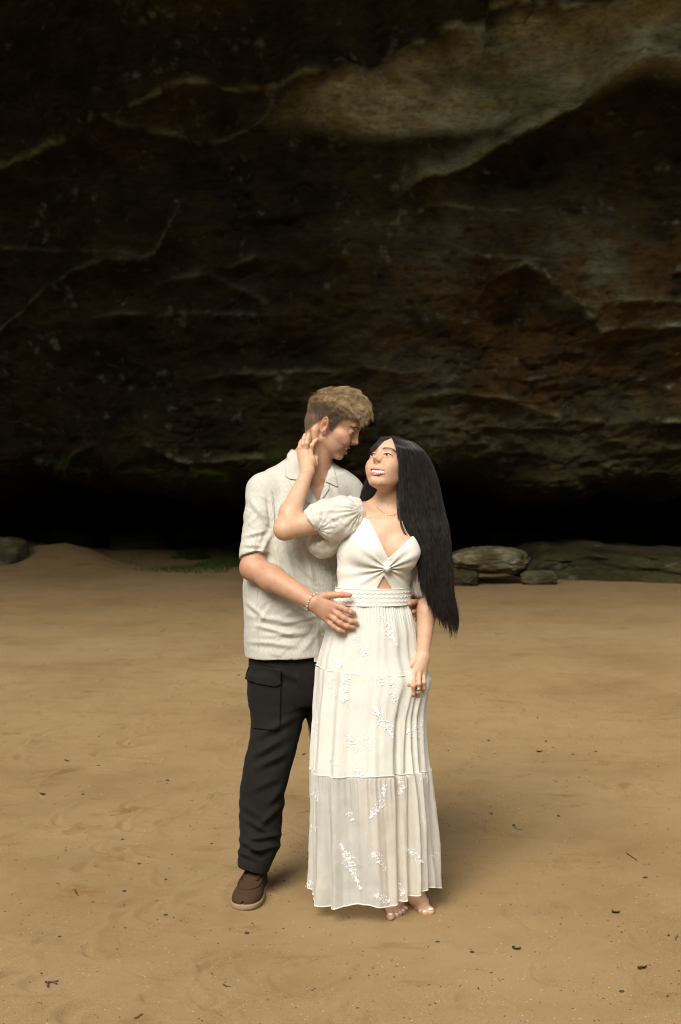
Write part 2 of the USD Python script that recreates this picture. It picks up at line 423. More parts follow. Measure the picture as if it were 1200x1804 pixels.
GX, GY = np.meshgrid(_gx, _gy)
GZ = ground_z(GX, GY) + prints_z(GX, GY)
obj('sand_ground', (np.stack([GX, GY, GZ], -1).reshape(-1, 3), grid_faces(len(_gy), len(_gx))), SAND, kind='structure',
    label='tan packed sand floor of the rock shelter with scuffed footprints')

# ---------------------------------------------------------------- rock wall of the shelter, its roof and an added wooded slope that blocks low sky
WD = 17.0
def wall_xz(px, py):
    return (np.asarray(px, float) - 600) / FPX * WD, EYE - (np.asarray(py, float) - HORIZON) / FPX * WD
LIPS = [  # picture polyline, how far it stands out, how far it runs back above, how fast it is undercut below
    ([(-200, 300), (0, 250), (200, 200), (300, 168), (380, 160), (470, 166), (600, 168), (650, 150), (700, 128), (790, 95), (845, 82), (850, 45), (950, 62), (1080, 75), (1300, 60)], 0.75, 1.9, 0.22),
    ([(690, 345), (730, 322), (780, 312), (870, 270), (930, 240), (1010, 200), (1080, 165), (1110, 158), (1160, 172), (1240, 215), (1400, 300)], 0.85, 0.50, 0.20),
    ([(90, 178), (130, 195), (220, 215), (330, 240), (375, 243), (440, 222), (480, 195), (540, 172)], 0.28, 0.16, 0.12),
    ([(-250, 380), (0, 402), (60, 405), (120, 415), (200, 427), (260, 437)], 0.20, 0.13, 0.12),
    ([(-150, 600), (0, 500), (40, 470), (90, 445), (150, 437), (220, 438), (255, 427), (280, 405), (300, 380), (320, 335), (345, 285)], 0.24, 0.11, 0.12),
    ([(240, 470), (270, 475), (360, 478), (430, 505), (500, 552)], 0.20, 0.10, 0.10),
    ([(310, 468), (400, 460), (450, 447), (500, 452)], 0.18, 0.16, 0.10),
    ([(540, 462), (570, 448), (600, 430), (650, 405)], 0.16, 0.10, 0.12),
    ([(100, 535), (170, 530), (300, 540), (400, 545), (490, 548)], 0.22, 0.10, 0.14),
    ([(820, 560), (860, 500), (920, 470), (952, 488), (1000, 530), (1040, 570), (1052, 592), (1120, 580), (1300, 590)], 0.5, 0.30, 0.20),
    ([(1040, 548), (1090, 540), (1180, 540), (1320, 545)], 0.32, 0.2, 0.12),
    ([(880, 655), (905, 662), (940, 668), (985, 660), (1012, 645)], 0.30, 0.25, 0.10),
    ([(690, 395), (760, 360), (830, 365), (900, 372), (990, 360)], 0.18, 0.2, 0.12),
    ([(740, 420), (790, 432), (850, 456), (950, 465), (1100, 440)], 0.26, 0.24, 0.16),
    ([(320, 655), (420, 650), (520, 647), (640, 645)], 0.20, 0.12, 0.14),
    ([(560, 660), (640, 640), (720, 655), (820, 640)], 0.22, 0.14, 0.14),
    ([(-60, 862), (0, 842), (40, 800), (60, 788), (110, 770)], 0.35, 0.2, 0.12),
    ([(180, 770), (240, 790), (290, 812), (360, 815), (430, 808), (500, 800)], 0.40, 0.28, 0.16),
    ([(640, 850), (720, 838), (800, 825), (850, 800)], 0.4, 0.3, 0.16),
    ([(700, 700), (800, 690), (900, 700), (1000, 735), (1100, 745), (1300, 740)], 0.45, 0.35, 0.22),
]
def wall_y(x, z):
    """distance of the rock face, and the light painted along its ridge tops"""
    q = np.stack([x, z, 0 * x], -1)
    wob = 0.05 * fbm(q * 2.1, 4, 31)
    y = 18.3 - 0.16 * np.clip(z, -1, 9) - 0.02 * np.clip(z - 4, 0, 9) ** 2 + 0.22 * np.clip(4.2 - 0.18 * x - z, 0, 6) ** 1.25
    y = y + 1.5 * sm(-1.0, -6.0, x) - 0.7 * sm(1.5, 5, x)                       # runs deeper to the left
    y = y + 0.55 * fbm(q * np.array([0.22, 0.5, 1]), 3, 41) + 0.50 * fbm(q * np.array([0.65, 0.95, 1]), 3, 43) + 0.12 * fbm(q * np.array([1.6, 2.2, 1]), 3, 44)
    st = fbm(q * np.array([0.5, 4.5, 1]) + np.stack([0 * x, 0.9 * fbm(q * 0.6, 2, 3), 0 * x], -1), 4, 47)
    y = y - 0.09 * np.abs(st)                                                   # bedding
    n1 = fbm(q * np.array([3.2, 5.0, 1]), 4, 53)
    y = y - 0.09 * (1 - 2 * np.abs(n1)) + 0.03 * fbm(q * 11, 3, 59)
    tz = z * 1.9 + 0.9 * fbm(q * np.array([0.45, 0.7, 1]), 3, 131) + 0.25 * fbm(q * np.array([2.0, 2.0, 1]), 2, 137)
    fr_ = tz - np.floor(tz); am = sm(-0.1, 0.35, fbm(q * np.array([0.7, 1.1, 1]) + 7, 3, 139))
    y = y - am * 0.07 * np.where(fr_ < 0.12, fr_ / 0.12, (1 - fr_) / 0.88)      # thin overhanging beds
    cr = np.abs(fbm(q * np.array([1.1, 1.6, 1]) + 3, 4, 149))
    y = y + 0.07 * np.exp(-(cr / 0.025) ** 2) * sm(0.0, 0.4, fbm(q * 0.6 + 11, 2, 157))                                   # cracks
    ridge_light = np.zeros_like(x)  # sky light caught on the ridge tops, painted in as a paler tint
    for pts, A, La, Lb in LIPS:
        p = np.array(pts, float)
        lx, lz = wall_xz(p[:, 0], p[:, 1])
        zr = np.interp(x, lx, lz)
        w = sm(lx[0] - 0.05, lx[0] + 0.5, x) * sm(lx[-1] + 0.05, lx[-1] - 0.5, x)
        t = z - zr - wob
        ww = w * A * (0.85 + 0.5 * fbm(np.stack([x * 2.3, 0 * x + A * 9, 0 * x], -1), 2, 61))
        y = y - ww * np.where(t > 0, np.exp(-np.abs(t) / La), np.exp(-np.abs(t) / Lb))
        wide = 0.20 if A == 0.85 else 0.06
        ridge_light = np.maximum(ridge_light, w * np.where(t > 0, np.exp(-(t / wide) ** 2), np.exp(-(t / 0.015) ** 2)) * min(1, A * 2.2) * np.clip((1.3 if A == 0.85 else 0.6) + 1.6 * fbm(q * 5.0, 3, 151), 0, 1))
    # the hollow at its foot
    foot = 0.55 - 0.02 * x + 0.10 * fbm(np.stack([x * 0.7, 0 * x, 0 * x], -1), 3, 67)
    t = z - (EYE - (845 - HORIZON) / FPX * WD + 0.45 * fbm(np.stack([x * .6, 0 * x + 3, 0 * x], -1), 4, 71) + 0.12 * fbm(q * 3.0, 3, 72))
    y = y + 9.0 * sm(0.25, -1.0, t) ** 1.5 
    return y, ridge_light
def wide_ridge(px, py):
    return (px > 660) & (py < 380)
def wall_tint(x, z, y, ridge_light):
    px, py = 600 + x / WD * FPX, HORIZON + (EYE - z) / WD * FPX
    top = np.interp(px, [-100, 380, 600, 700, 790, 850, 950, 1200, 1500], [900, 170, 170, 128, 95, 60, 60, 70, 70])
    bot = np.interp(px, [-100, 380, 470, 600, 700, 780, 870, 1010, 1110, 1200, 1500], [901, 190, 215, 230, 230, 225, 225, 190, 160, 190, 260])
    pale = sm(-8, 14, py - top) * sm(22, -12, py - bot) * sm(400, 640, px)  # paler slab rock, with the sky light it catches painted in too
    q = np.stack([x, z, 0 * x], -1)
    mid = sm(480, 900, px) * sm(300, 450, py) * sm(860, 700, py) * np.clip(0.28 + 0.9 * fbm(q * np.array([0.9, 1.3, 1]), 4, 75), 0, 0.6)  # mid-right face lightened in patches, light painted into the tint
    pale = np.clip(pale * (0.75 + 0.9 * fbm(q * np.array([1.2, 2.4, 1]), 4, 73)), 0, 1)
    rust = 0.25 + 0.6 * sm(450, 900, px) * sm(250, 420, py) * sm(900, 620, py)
    moss = gauss(px - 350, 170) * gauss(py - 812, 45) + gauss(px - 790, 60) * gauss(py - 830, 22) + gauss(px - 15, 40) * gauss(py - 822, 25) + 0.35 * sm(620, 1100, py)
    moss = np.clip(moss, 0, 1) * sm(-0.15, 0.3, fbm(q * 2.2, 3, 79))
    return np.stack([np.clip(np.maximum(np.maximum(pale, mid * 0.4), np.where(wide_ridge(px, py), 0.85, 0.55) * ridge_light), 0, 1), 0.8 * moss, rust], -1)
_wx = np.concatenate([-np.geomspace(60, 5.3, 40), axis((-5.2, 5.2, 0.022)), np.geomspace(5.3, 60, 40)])
_wz = axis((-1.2, 0.2, 0.10), (0.2, 8.3, 0.022), (8.3, 12.0, 0.25))
WX, WZ = np.meshgrid(_wx, _wz)
WY, _ridge_light = wall_y(WX, WZ)
WT = wall_tint(WX, WZ, WY, _ridge_light)
# the wall closes on both sides of the hollow, the way a rock shelter curves round its floor
WY = WY - 0.012 * np.clip(np.abs(WX) - 8, 0, 60) ** 2 * sm(8, 30, np.abs(WX))
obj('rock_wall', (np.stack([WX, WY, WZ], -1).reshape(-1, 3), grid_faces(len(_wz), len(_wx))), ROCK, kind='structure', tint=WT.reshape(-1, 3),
    label='dark stained sandstone back wall of the rock shelter')
ROOF_LIP_Y, ROOF_LIP_Z = 3.6, 13.8  # lip out of view, placed to shade the back wall
_ry = np.concatenate([np.linspace(0, 1, 60)])
_rx = np.concatenate([-np.geomspace(60, 8, 20), np.linspace(-7.5, 7.5, 60), np.geomspace(8, 60, 20)])
RX, RT = np.meshgrid(_rx, _ry)
_wtop = np.interp(RX, _wx, WY[-1])
def roof_sheet(extra):
    lip = ROOF_LIP_Y + 0.8 * fbm(np.stack([RX * 0.25, 0 * RX, 0 * RX], -1), 3, 83) - 0.0
    lip = np.minimum(lip, _wtop - 1.0)
    y = _wtop + (lip - _wtop) * RT
    z = 11.9 + (ROOF_LIP_Z - 2.0 * sm(3, -6, RX) - 11.9) * RT + extra + 0.5 * fbm(np.stack([RX * 0.4, y * 0.4, 0 * RX], -1), 4, 87) * sm(0, 0.1, RT)  # lip lowered at the left so that side of the wall darkens
    return np.stack([RX, y, z], -1).reshape(-1, 3)
_ra, _rb = roof_sheet(0.0), roof_sheet(6.0)
_rb[:, 1] += 2.5 * RT.ravel() ** 6
_n = len(_ra); _f = grid_faces(60, len(_rx))
_lip = np.arange(59 * len(_rx), 60 * len(_rx) - 1)
_front = np.stack([_lip, _lip + 1, _lip + 1 + _n, _lip + _n], 1)
obj('rock_roof', (np.vstack([_ra, _rb]), np.vstack([_f, _f[:, ::-1] + _n, _front])), ROCK, kind='structure', tint=np.tile([0.05, 0.1, 0.5], (2 * _n, 1)),
    label='unseen overhanging sandstone roof of the rock shelter, lip shaped to shade the wall')
ADDED_WOODS = usdkit.material(stage, '/World/Looks/added_woodland', {
    'g': ('geometry', {}), 'n': ('noise_texture', {'scale': 0.9, 'detail': 7.0, 'roughness': 0.7}),
    'r': ('rgb_ramp', {'ramp': [(0.35, (0.012, 0.022, 0.006)), (0.55, (0.045, 0.075, 0.018)), (0.7, (0.09, 0.13, 0.035))]}),
    'p': ('principled_bsdf', {'roughness': 0.8})},
    [('g.position', 'n.vector'), ('n.fac', 'r.fac'), ('r.color', 'p.base_color')], surface='p.BSDF')
_hx, _hy = np.meshgrid(np.linspace(-90, 90, 120), np.linspace(-16, -80, 60))
_hz = -0.3 + 27 * sm(-17, -48, _hy) + 5.0 * sm(-18, -24, _hy) * np.abs(fbm(np.stack([_hx * .22, _hy * .22, 0 * _hx], -1), 4, 91))  # added out of view; its height keeps low sky off the wall
obj('wooded_slope', (np.stack([_hx, _hy, _hz], -1).reshape(-1, 3), grid_faces(60, 120)), ADDED_WOODS, kind='structure', label='unseen wooded slope added behind the camera to block low sky from the wall')
# ---------------------------------------------------------------- what bodies share
def M_skin(name):
    return usdkit.material(stage, '/World/Looks/' + name, {
        'a': ('attribute', {'attribute': 'tint'}), 'g': ('geometry', {}),
        'n': ('noise_texture', {'scale': 38.0, 'detail': 5.0, 'roughness': 0.65}),
        'r': ('rgb_ramp', {'ramp': [(0.3, (0.88, 0.82, 0.80)), (0.5, (1, 1, 1)), (0.7, (1.06, 1.08, 1.10))]}),
        'm': ('mix', {'mix_type': 'multiply', 'fac': 0.8}),
        'n2': ('noise_texture', {'scale': 420.0, 'detail': 2.0}),
        'b': ('bump', {'strength': 0.12, 'distance': 0.002}),
        'p': ('principled_bsdf', {'roughness': 0.50, 'specular_ior_level': 0.38, 'subsurface_weight': 0.12, 'subsurface_radius': (1.0, 0.35, 0.15), 'subsurface_scale': 0.008})},
        [('g.position', 'n.vector'), ('g.position', 'n2.vector'), ('n.fac', 'r.fac'), ('a.color', 'm.color1'), ('r.color', 'm.color2'), ('m.color', 'p.base_color'),
         ('n2.fac', 'b.height'), ('b.normal', 'p.normal')], surface='p.BSDF')
SKIN = M_skin('skin')
def M_tint(name, rough=0.3, spec=0.5, **kw):
    return usdkit.material(stage, '/World/Looks/' + name, {'a': ('attribute', {'attribute': 'tint'}), 'p': ('principled_bsdf', {'roughness': rough, 'specular_ior_level': spec, **kw})},
                           [('a.color', 'p.base_color')], surface='p.BSDF')
EYE_M = M_tint('eye', 0.08)
TEETH_M = M_flat('tooth_enamel', (0.80, 0.77, 0.69), 0.25, 0.5)
def M_hair(name, dark, light, rough=0.38, spec=0.45, scale=1.0):
    return usdkit.material(stage, '/World/Looks/' + name, {
        'h': ('hair_info', {}), 'g': ('geometry', {}), 'n': ('noise_texture', {'scale': 60.0 * scale, 'detail': 3.0}),
        'r': ('rgb_ramp', {'ramp': [(0.3, dark), (0.7, light)]}),
        'p': ('principled_bsdf', {'roughness': rough, 'specular_ior_level': spec})},
        [('g.position', 'n.vector'), ('n.fac', 'r.fac'), ('r.color', 'p.base_color')], surface='p.BSDF')

def poly_sd(q, poly):
    """signed distance of 2-D points to a polygon (negative inside)"""
    poly = np.asarray(poly, float); n = len(poly)
    d = np.full(len(q), 1e9); s = np.zeros(len(q), bool)
    for i in range(n):
        a, b = poly[i], poly[(i + 1) % n]
        e = b - a; w = q - a
        t = np.clip((w @ e) / (e @ e), 0, 1)
        d = np.minimum(d, ((w - t[:, None] * e) ** 2).sum(1))
        c = ((a[1] > q[:, 1]) != (b[1] > q[:, 1]))
        with np.errstate(divide='ignore', invalid='ignore'):
            s ^= c & (q[:, 0] < (b[0] - a[0]) * (q[:, 1] - a[1]) / (b[1] - a[1] if b[1] != a[1] else 1e-9) + a[0])
    d = np.sqrt(d)
    return np.where(s, -d, d)
def to_px(p):
    return np.stack([600 + p[:, 0] / p[:, 1] * FPX, HORIZON + (EYE - p[:, 2]) / p[:, 1] * FPX], 1)
def prism(F, poly, d0, d1, k=0.003, op=-1):
    """a cut through cloth whose outline is given where the photograph shows it"""
    poly = np.asarray(poly, float)
    dm = (d0 + d1) / 2
    def f(p):
        a = poly_sd(to_px(p), poly) * p[:, 1] / FPX
        return np.maximum(a, np.abs(p[:, 1] - dm) - (d1 - d0) / 2)
    c = np.array([W(x, y, d) for x, y in poly for d in (d0, d1)])
    F.add(f, c.min(0), c.max(0), k, op)
def row(y, xl, xr, d, ry, turn=0, grow=0.0):
    """a body cross-section seen between xl and xr on picture row y at distance d"""
    a, b = W(xl, y, d), W(xr, y, d)
    return (a[2], (a[0] + b[0]) / 2, d, (b[0] - a[0]) / 2 + grow, ry + grow, turn)
def finger(F, pts, r0, r1, k=0.003, bulge=1.10):
    pts = np.asarray(pts, float); n = len(pts)
    rad = np.linspace(r0, r1, n)
    F.chain(pts, rad, k)
    for p, r in list(zip(pts, rad))[1:-1]:
        F.ell(p, r * bulge, None, 0.004)

def head(F, fr, male, smile=1.0):
    """skull, face and ears in millimetres: x forward, y to the person's left, z up, origin between the ear holes"""
    fm = 0 if male else 1
    E = lambda c, r, k=10, op=1, R=None: F.ell(c, r, R, k, op, fr)
    C = lambda a, b, ra, rb=None, k=10, op=1: F.cap(a, b, ra, rb, k, op, fr)
    E((8, 0, 50), (95, 75, 76), 10)
    E((58, 0, 54 - 5 * fm), (56, 60, 52 - 7 * fm), 20)
    E((52, 0, -12), (52, 58, 60), 20)
    E((46, 0, -55), (50, 45 - 4 * fm, 40), 18)
    for s in (-1, 1):
        C((16 + 8 * fm, s * (52 - 8 * fm), -46), (86, s * (17 - 4 * fm), -85), 13 - 3 * fm, 12, 16 + 8 * fm)
        E((58, s * 36, -38), (34, 16 + 4 * fm, 30), 20)
        E((72 - 2 * fm, s * (47 - 3 * fm), -6), (24 - 2 * fm, 18 - 2 * fm, 17), 20)   # cheekbone
        E((92 - 2 * fm, s * (33 - 2 * fm), -22), (14 - 2 * fm, 17 - 3 * fm, 15 - 2 * fm), 14)   # raised cheek of a smile
        if male: C((110, s * 8, 40), (95, s * 42, 41), 8.5, 7, 12)
        else: C((107, s * 8, 41), (94, s * 42, 43), 6.5, 5.5, 12)
    E((93 + 3 * fm, 0, -81 - 2 * fm), (13, 18 - 4 * fm, 14), 10)   # chin
    E((89, 0, -45), (21, 31, 25), 12)                         # round the teeth
    for s in (-1, 1):
        E((114, s * 33, 20), (12 - fm, 15, 11), 12, -1)            # socket
    for s in (-1, 1):
        E((93, s * 31.5, 17), (13.4, 15.0, 13.0), 5)          # lids
        if male: E((107, s * 32.5, 15.5), (9, 12.5, 2.6), 2.0, -1)
        else: E((107, s * 32, 16.2), (9, 13.5, 3.5), 2.0, -1)
        C((97, s * 18, 11), (93, s * 44, 9), 3.0, 2.5, 6)     # pouch under the eye
    w = 1 - 0.14 * fm
    E((100 - 2 * fm, 0, 8), (15 - 2 * fm, 15 - 3 * fm, 24), 10)
    for s in (-1, 1):
        C((100, s * 12, 22), (112, s * 9, -8), 6, 6, 10)
    C((112 - 2 * fm, 0, 28), (125 - 4 * fm, 0, -7 + 4 * fm), 6.5 * w, 7 * w, 10)
    E((127 - 3 * fm, 0, -11 + 5 * fm), (8.5 * w, 8.5 * w, 7.0 * w), 6)
    for s in (-1, 1):
        E((115 - 2 * fm, s * 11.5 * w, -15 + 4 * fm), (8 + fm, (5.8 + fm) * w, 6.4 * w), 5)
    C((124 - 5 * fm, 0, -17 + 6 * fm), (111 - fm, 0, -24 + 3 * fm), 4.5 - 1.0 * fm, 4 - 0.5 * fm, 5)
    for s in (-1, 1):
        E((119.5 - 3 * fm, s * 6.8 * w, -21.5 + 4 * fm), (5.5 - fm, 3.3 - 0.5 * fm, 4), 2, -1)
    # mouth: opened by the smile, lips round it
    if male:
        U = [(76, 43, -34), (97, 27, -37.5), (110, 11, -39.5), (112.5, 0, -40)]; L = [(76, 43, -34), (96, 28, -51), (107, 12, -60), (109.5, 0, -62)]
    else:
        U = [(79, 44, -35), (96, 28, -40), (109.5, 11, -43.5), (112, 0, -44.5)]; L = [(79, 44, -35), (94, 30, -50), (107, 13, -62), (109.5, 0, -65.5)]
    up, lo = ([(a, -b, c) for a, b, c in X] + [(a, b, c) for a, b, c in X[-2::-1]] for X in (U, L))
    for s in (-1, 1):
        if male: C((106, s * 21, -22), (86, s * 46, -36), 2, 2, 10, -1)  # fold from nose to mouth corner
        if male: E((86, s * 38, -18), (16, 16, 16), 14)
        else:
            E((80, s * 37, -24), (18, 17, 22), 22)
            E((89, s * 36, -18), (12, 13, 12), 8)
    if not male:   # her smile is a little lopsided
        up, lo = ([(a, b + 5, c - 0.085 * b) for a, b, c in X] for X in (up, lo))
    mid = [((a[0] + b[0]) / 2, a[1], (a[2] + b[2]) / 2) for a, b in zip(up, lo)]
    F.chain([np.add(p, (4, 0, 0)) for p in mid[1:-1]], [3.0, 6.0, 7.0, 6.0, 3.0], 4, -1, fr)
    F.chain([np.add(p, (-4, 0, 0)) for p in mid[1:-1]], [3.0, 6.0, 7.0, 6.0, 3.0], 4, -1, fr)
    F.chain(up, [1.0, 2.2, 2.9, 2.7, 2.9, 2.2, 1.0], 3.0, 1, fr)
    F.chain(lo, [1.0, 2.3, 3.9, 4.5, 3.9, 2.3, 1.0], 3.0, 1, fr)
    for s in (-1, 1):                                          # ears
        a = math.radians(-12)
        ring = []
        for t in np.linspace(-2.2, 2.6, 11):
            x, z = 14 * math.cos(t + 1.2), 29 * math.sin(t + 1.2)
            ring.append((-1 - x * math.cos(a) * 0.80 + z * math.sin(a) * 0.5, s * (81 + 4 * (x < 4) - 2), -1 + z * 0.98))
        E((0, s * 77, 0), (11, 5, 27), 5)
        F.chain(ring, [3.4] * 11, 3, 1, fr)
        E((2, s * 83, -2), (7.5, 8, 12), 3, -1)
        E((3, s * 78, -26), (6, 5, 8), 4)
    return {'up': up, 'lo': lo, 'eye': [(93, -31.5, 17), (93, 31.5, 17)], 'mid': mid}
def seg_dist(q, chain):
    d = np.full(len(q), 1e9)
    chain = np.asarray(chain, float)
    for a, b in zip(chain[:-1], chain[1:]):
        e = b - a; t = np.clip((q - a) @ e / (e @ e), 0, 1)
        d = np.minimum(d, np.linalg.norm(q - a - t[:, None] * e, axis=1))
    return d
def blend(c, color, w):
    return c + (np.asarray(color) - c) * w[:, None]
def face_tint(c, v, fr, H, male, lip, brow, hairline=None, hair=None):
    q = fr.loc(v)
    near = (np.abs(q) < 150).all(1)
    x, y, z = q.T
    L = np.minimum(seg_dist(q, H['up']) - 3.2, seg_dist(q, H['lo']) - 4.2) + 2.0 * sm(24, 40, np.abs(y))
    c = blend(c, lip, 0.9 * sm(2.4, 0.2, L) * near)
    inside = sm(1.0, -1.0, seg_dist(q, np.add(H['mid'], (-7, 0, 0))) - 7.5) * near * sm(105, 101, x)
    c = blend(c, (0.10, 0.025, 0.02), inside)
    blush = (gauss(np.linalg.norm((q - (90, 0, 0)) * (0.6, 0, 0.9) + np.stack([0 * y, np.abs(y) - 38, 0 * y], 1), axis=1), 26) + gauss(np.linalg.norm(q - (126, 0, -10), axis=1), 14)) * near
    c = c * (1 - np.clip(blush, 0, 1)[:, None] * (np.array([0.01, 0.11, 0.11]) if male else np.array([0.02, 0.12, 0.12])))
    ear = sm(72, 80, np.abs(y)) * sm(-40, -30, z) * sm(40, 30, z) * near
    c = c * (1 - ear[:, None] * np.array([0.02, 0.22, 0.24]))
    for s in (-1, 1):
        b = [(0, s * 11, 37), (0, s * 26, 42), (0, s * 42, 40), (0, s * 50, 35)] if male else [(0, s * 15, 37), (0, s * 22, 39.6), (0, s * 30, 41.3), (0, s * 38, 41.8), (0, s * 46, 40), (0, s * 53, 36)]
        c = blend(c, brow, 0.92 * sm(4.6 if male else 3.6, 1.8, seg_dist(q * (0, 1, 1), b)) * near * sm(70, 80, x))
        lash = np.abs(np.linalg.norm((q - (105, s * 32, 16.2)) / (30, 13.6, 3.6 if male else 5.4), axis=1) - 1)
        c = blend(c, (0.03, 0.02, 0.015), (0.95 if not male else 0.4) * sm(0.34 if not male else 0.26, 0.10, lash) * sm(96, 100, x) * sm(14, 17, z) * near)
    return c, q, near
def eyes(parent, base, fr, H, target, iris, mat, r=11.9):
    for c in H['eye']:
        o = fr.pt(c); g = norm(np.asarray(target) - o)
        m = trimesh.creation.icosphere(4, r * fr.s)
        v = np.array(m.vertices)
        ang = np.degrees(np.arccos(np.clip((v / np.linalg.norm(v, axis=1)[:, None]) @ g, -1, 1)))
        col = np.tile([0.33, 0.30, 0.28], (len(v), 1))
        col = blend(col, iris, sm(42, 39, ang)); col = blend(col, (0.01, 0.01, 0.01), sm(17, 15, ang))
        obj('eye', (v + o, m.faces), mat, parent, tint=col, base=base)
def teeth(parent, base, fr, mat, drop=0.0, back=0.0, tall=8.6, shift=0.0, slope=0.0):
    """an upper row of teeth along its arch"""
    parts = []
    for i in range(-5, 6):
        w = [8.4, 7.0, 7.4, 6.6, 6.4, 6.2][abs(i)]
        a = i * 0.190
        x, y = 68 + 36 * math.cos(a) - back, 36 * math.sin(a)
        h = tall * (1 - 0.62 * (abs(i) / 5.5) ** 1.8)
        b = trimesh.creation.icosphere(2, 1.0)
        v = np.array(b.vertices); v = np.sign(v) * np.abs(v) ** 0.5
        v = v * (2.6, w * 0.46, h * 0.52)
        t = math.atan2(y, x - 70) * 0.95
        R = np.array([[math.cos(t), -math.sin(t), 0], [math.sin(t), math.cos(t), 0], [0, 0, 1]])
        v = v @ R.T + (x, y + shift, -40.0 + drop + 0.16 * abs(i) ** 1.75 - h / 2 + slope * y)
        parts.append((fr.pt(v), np.array(b.faces)))
    n = 0; V = []; Fc = []
    for v, f in parts:
        V.append(v); Fc.append(f + n); n += len(v)
    obj('teeth', (np.vstack(V), np.vstack(Fc)), mat, parent, base=base)

def lid_lashes(parent, base, F, fr, mat, c0, half, tall, r):
    """dark upper lash lines, laid along the edge of each lid"""
    for sd in (-1, 1):
        t = np.linspace(-0.25, math.pi + 0.05, 22)
        l = sd * (32 + half * np.cos(t)); cz = c0 + tall * np.sin(np.clip(t, 0, math.pi)) + 0.6
        xs = np.linspace(118, 84, 69)
        P = np.stack([np.repeat(xs[None], len(t), 0), np.repeat(l[:, None], 69, 1), np.repeat(cz[:, None], 69, 1)], -1)
        S_ = F(fr.pt(P.reshape(-1, 3))).reshape(len(t), 69)
        x = xs[np.argmax(S_ < 0, 1)]
        x = np.convolve(np.pad(x, 2, mode='edge'), np.ones(5) / 5, 'valid')
        obj('eyelash', tube_mesh(fr.pt(np.stack([x + 0.6, l, cz], 1)), r * np.sin(np.linspace(0.25, 2.8, 22)) ** 0.6, 5), mat, parent, base=base)
def norm_rows(a):
    return a / np.maximum(np.linalg.norm(a, axis=-1, keepdims=True), 1e-12)
def tube_mesh(P, r, sides=6, closed=False):
    P = np.asarray(P, float); n = len(P)
    T = norm_rows(np.gradient(P, axis=0)) if not closed else norm_rows(np.roll(P, -1, 0) - np.roll(P, 1, 0))
    A = norm_rows(np.cross(T, np.where(np.abs(T[:, 2:]) < 0.9, [0, 0, 1.0], [1.0, 0, 0]))); Bn = np.cross(T, A)
    a = np.linspace(0, 2 * math.pi, sides, endpoint=False)
    r = np.broadcast_to(r, (n,))
    V = P[:, None] + r[:, None, None] * (np.cos(a)[None, :, None] * A[:, None] + np.sin(a)[None, :, None] * Bn[:, None])
    m = n if closed else n - 1
    i = np.arange(m); i2 = (i + 1) % n
    F = np.vstack([np.stack([i * sides + k, i * sides + (k + 1) % sides, i2 * sides + (k + 1) % sides, i2 * sides + k], 1) for k in range(sides)])
    return V.reshape(-1, 3), tris(F)
LASH = M_flat('lash', (0.012, 0.009, 0.008), 0.6, 0.2)
# ---------------------------------------------------------------- the woman
WD0 = 4.60
_y, _p = math.radians(35), math.radians(27)
wf = np.array([-math.sin(_y) * math.cos(_p), -math.cos(_y) * math.cos(_p), math.sin(_p)])
wl = np.array([math.cos(_y), -math.sin(_y), 0])
wu = np.cross(wf, wl)
WS = 0.00096
WH = Frame(W(672.0, 803.3, 4.535) - WS * (93 * wf + 17 * wu), np.stack([wf, wl, wu]), WS)
WBASE = np.array([W(660, 1500, WD0)[0], WD0, 0.0])
def torso_rows(grow=0.0):
    return [row(y, xl, xr, WD0 - 0.005, ry, -12 * float(sm(1055, 1000, y)), grow) for y, xl, xr, ry in [
        (915, 612, 738, 0.080), (940, 603, 735, 0.092), (965, 598, 731, 0.100), (1000, 597, 727, 0.096), (1035, 598, 719, 0.088), (1060, 595, 718, 0.090),
        (1080, 597, 714, 0.088), (1110, 600, 714, 0.090), (1150, 596, 716, 0.094), (1190, 596, 716, 0.090)]]
WT_R, WT_L = W(655, 968, 4.515), W(711, 972, 4.505)
def add_bust(F, grow):
    F.ell(WT_R, np.array([0.058, 0.048, 0.055]) + grow, None, 0.035)
    F.ell(WT_L, np.array([0.050, 0.046, 0.053]) + grow, None, 0.035)
w_sh_r, w_el_r, w_wr_r = W(629, 908, 4.585), W(503, 931, 4.535), W(542, 831, 4.672)
w_sh_l, w_el_l, w_wr_l = W(742, 918, 4.60), W(755, 1045, 4.615), W(745, 1156, 4.545)
B = Field()
B.column(torso_rows(), 2.25, 0.02)
add_bust(B, 0.0)
B.cap(W(636, 908, 4.605), W(734, 916, 4.61), 0.044, 0.046, 0.05)
B.ell(W(686, 935, 4.585), (0.105, 0.075, 0.07), None, 0.04)                 # upper chest
n0, n1 = W(684, 905, 4.615), WH.pt((-12, 0, -30))
B.cap(n0, n1, 0.050, 0.047, 0.03)
B.cap(W(650, 903, 4.62), W(682, 880, 4.63), 0.030, 0.030, 0.035)            # trapezius
B.cap(W(722, 908, 4.62), W(692, 880, 4.63), 0.030, 0.030, 0.035)
for a, b in ((W(645, 903, 4.555), W(682, 915, 4.545)), (W(728, 910, 4.55), W(694, 916, 4.545))):
    B.cap(a, b, 0.010, 0.008, 0.02)                                         # collar bones
hw = head(B, WH, False)
# right arm, raised to his neck
B.cap(w_sh_r, w_el_r, 0.047, 0.036, 0.02)
B.ell(w_el_r + (-0.004, 0, -0.004), 0.036, None, 0.012)
m = w_el_r * 0.72 + w_wr_r * 0.28
B.cap(w_el_r, m + (-0.004, 0, 0), 0.034, 0.0375, 0.02)
B.cap(m + (-0.004, 0, 0), w_wr_r, 0.0375, 0.0225, 0.02)
